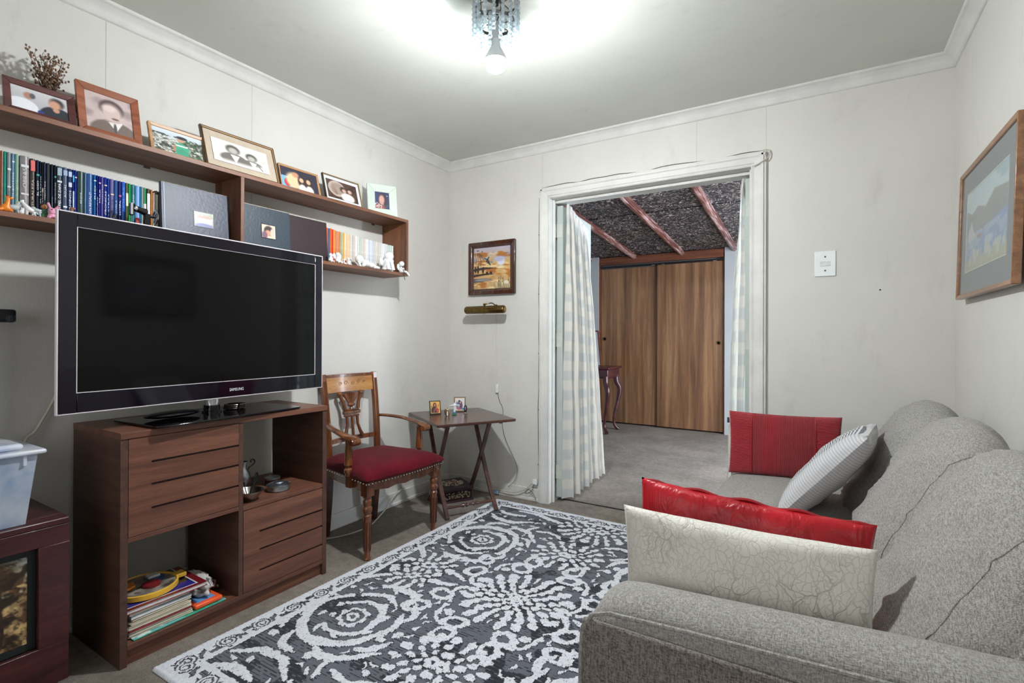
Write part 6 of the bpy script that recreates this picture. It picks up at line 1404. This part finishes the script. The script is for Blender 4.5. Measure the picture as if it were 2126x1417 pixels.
G().box(-.243, -.222, -.002, .002, .240, .266).out('fabric_tag', plain('navy_tag', (24, 32, 54), .6), t); 
for x_ in (-.131, .131): G().tube([(x_, -.0415*(1-(abs(v_-.15)/.15)**2.6)**.42-.001, v_) for v_ in np.linspace(.02, .28, 20)], .0015, 5).out('seam', M_cord, t)
t = cushion('cushion', 'grey and white striped linen cushion leaning on the sofa back', (-.115, 2.285, .455), (R(0), 0, 0), .40, .42, .125, M_stripe, lambda u, v, s: ((1, 0, 0) if (-.38 < u < .62 and s < 0) else (0, 0, 0)), seed=12, wr=.006)
# face towards the room and up: rotate so the front (-y) looks to -x and up, then lean back
t.rotation_euler = (Matrix.Rotation(R(-98), 3, 'Z') @ Matrix.Rotation(R(-40), 3, 'X')).to_euler()

# ---- chandelier
t = thing('chandelier', 'small crystal bead chandelier with a bright bare bulb under the ceiling', 'chandelier', (BULB[0], BULB[1], ZC))
G().lathe([(.055, 0), (.055, -.008), (.03, -.018), (.012, -.022), (.010, -.05)], n=26).out('ceiling_rose', M_pewdark, t)
def hoop(r_, z_, h_=.010): return G().lathe([(r_, z_-h_/2), (r_+.0015, z_-h_/2), (r_+.0015, z_+h_/2), (r_, z_+h_/2)], n=36, cap=False)
M_hoop = plain('dark_nickel', (84, 82, 84), .3, .9)
hoop(.082, -.035).out('upper_hoop', M_hoop, t); hoop(.072, -.118, .012).out('lower_hoop', M_hoop, t)
for k_ in range(6):
    a = 2*PI*k_/6+.3; G().tube([(.010*math.cos(a), .010*math.sin(a), -.02), (.080*math.cos(a), .080*math.sin(a), -.035), (.073*math.cos(a), .073*math.sin(a), -.118), (.022*math.cos(a), .022*math.sin(a), -.120)], .0022, 6).out('strut', M_hoop, t)
G().lathe([(.02, -.10), (.022, -.12), (.022, -.165), (.019, -.178)], n=20).out('bulb_holder', plain('lamp_holder', (206, 210, 214), .4), t)
bead = G().ell((0, 0, 0), (.0085, .0085, .0100), 6, 4).out('crystal_bead', M_crystal, t, ang=5); bm_ = bead.data
for pl in bm_.polygons: pl.use_smooth = False
first = True
for (rad, n_, z0_, nb) in ((.084, 16, -.044, 8), (.073, 12, -.128, 5)):
    for k_ in range(n_):
        a = 2*PI*k_/n_+(.1 if rad > .08 else .3)
        for b in range(nb):
            if first: o = bead; first = False
            else: o = bead.copy(); C.objects.link(o)
            o.parent = t; o.location = (rad*math.cos(a), rad*math.sin(a), z0_-b*.0195); o.rotation_euler = (0, 0, a+b*.5)
# bulb
def bulb_mat():
    m, nt, p, lk = nodes('bulb_glow'); n = tex(nt, scale=3); e = nt.nodes.new('ShaderNodeEmission')
    lk(ramp(nt, n.outputs[0], [(0, (.93, .965, 1)), (1, (.95, .98, 1))]), e.inputs[0]); e.inputs[1].default_value = BULB_STRENGTH
    lk(e.outputs[0], nt.nodes['Material Output'].inputs[0]); return m
b_ = G().lathe([(.001, -.306), (.015, -.303), (.028, -.294), (.037, -.281), (.0405, -.265), (.0403, -.260)], n=24).out('bulb', bulb_mat(), t, ang=180)
G().lathe([(.0403, -.2598), (.0385, -.246), (.030, -.228), (.017, -.205), (.014, -.178)], n=24).out('added_bulb_housing', M_white, b_)  # opaque upper shell added to keep bulb light off the ceiling
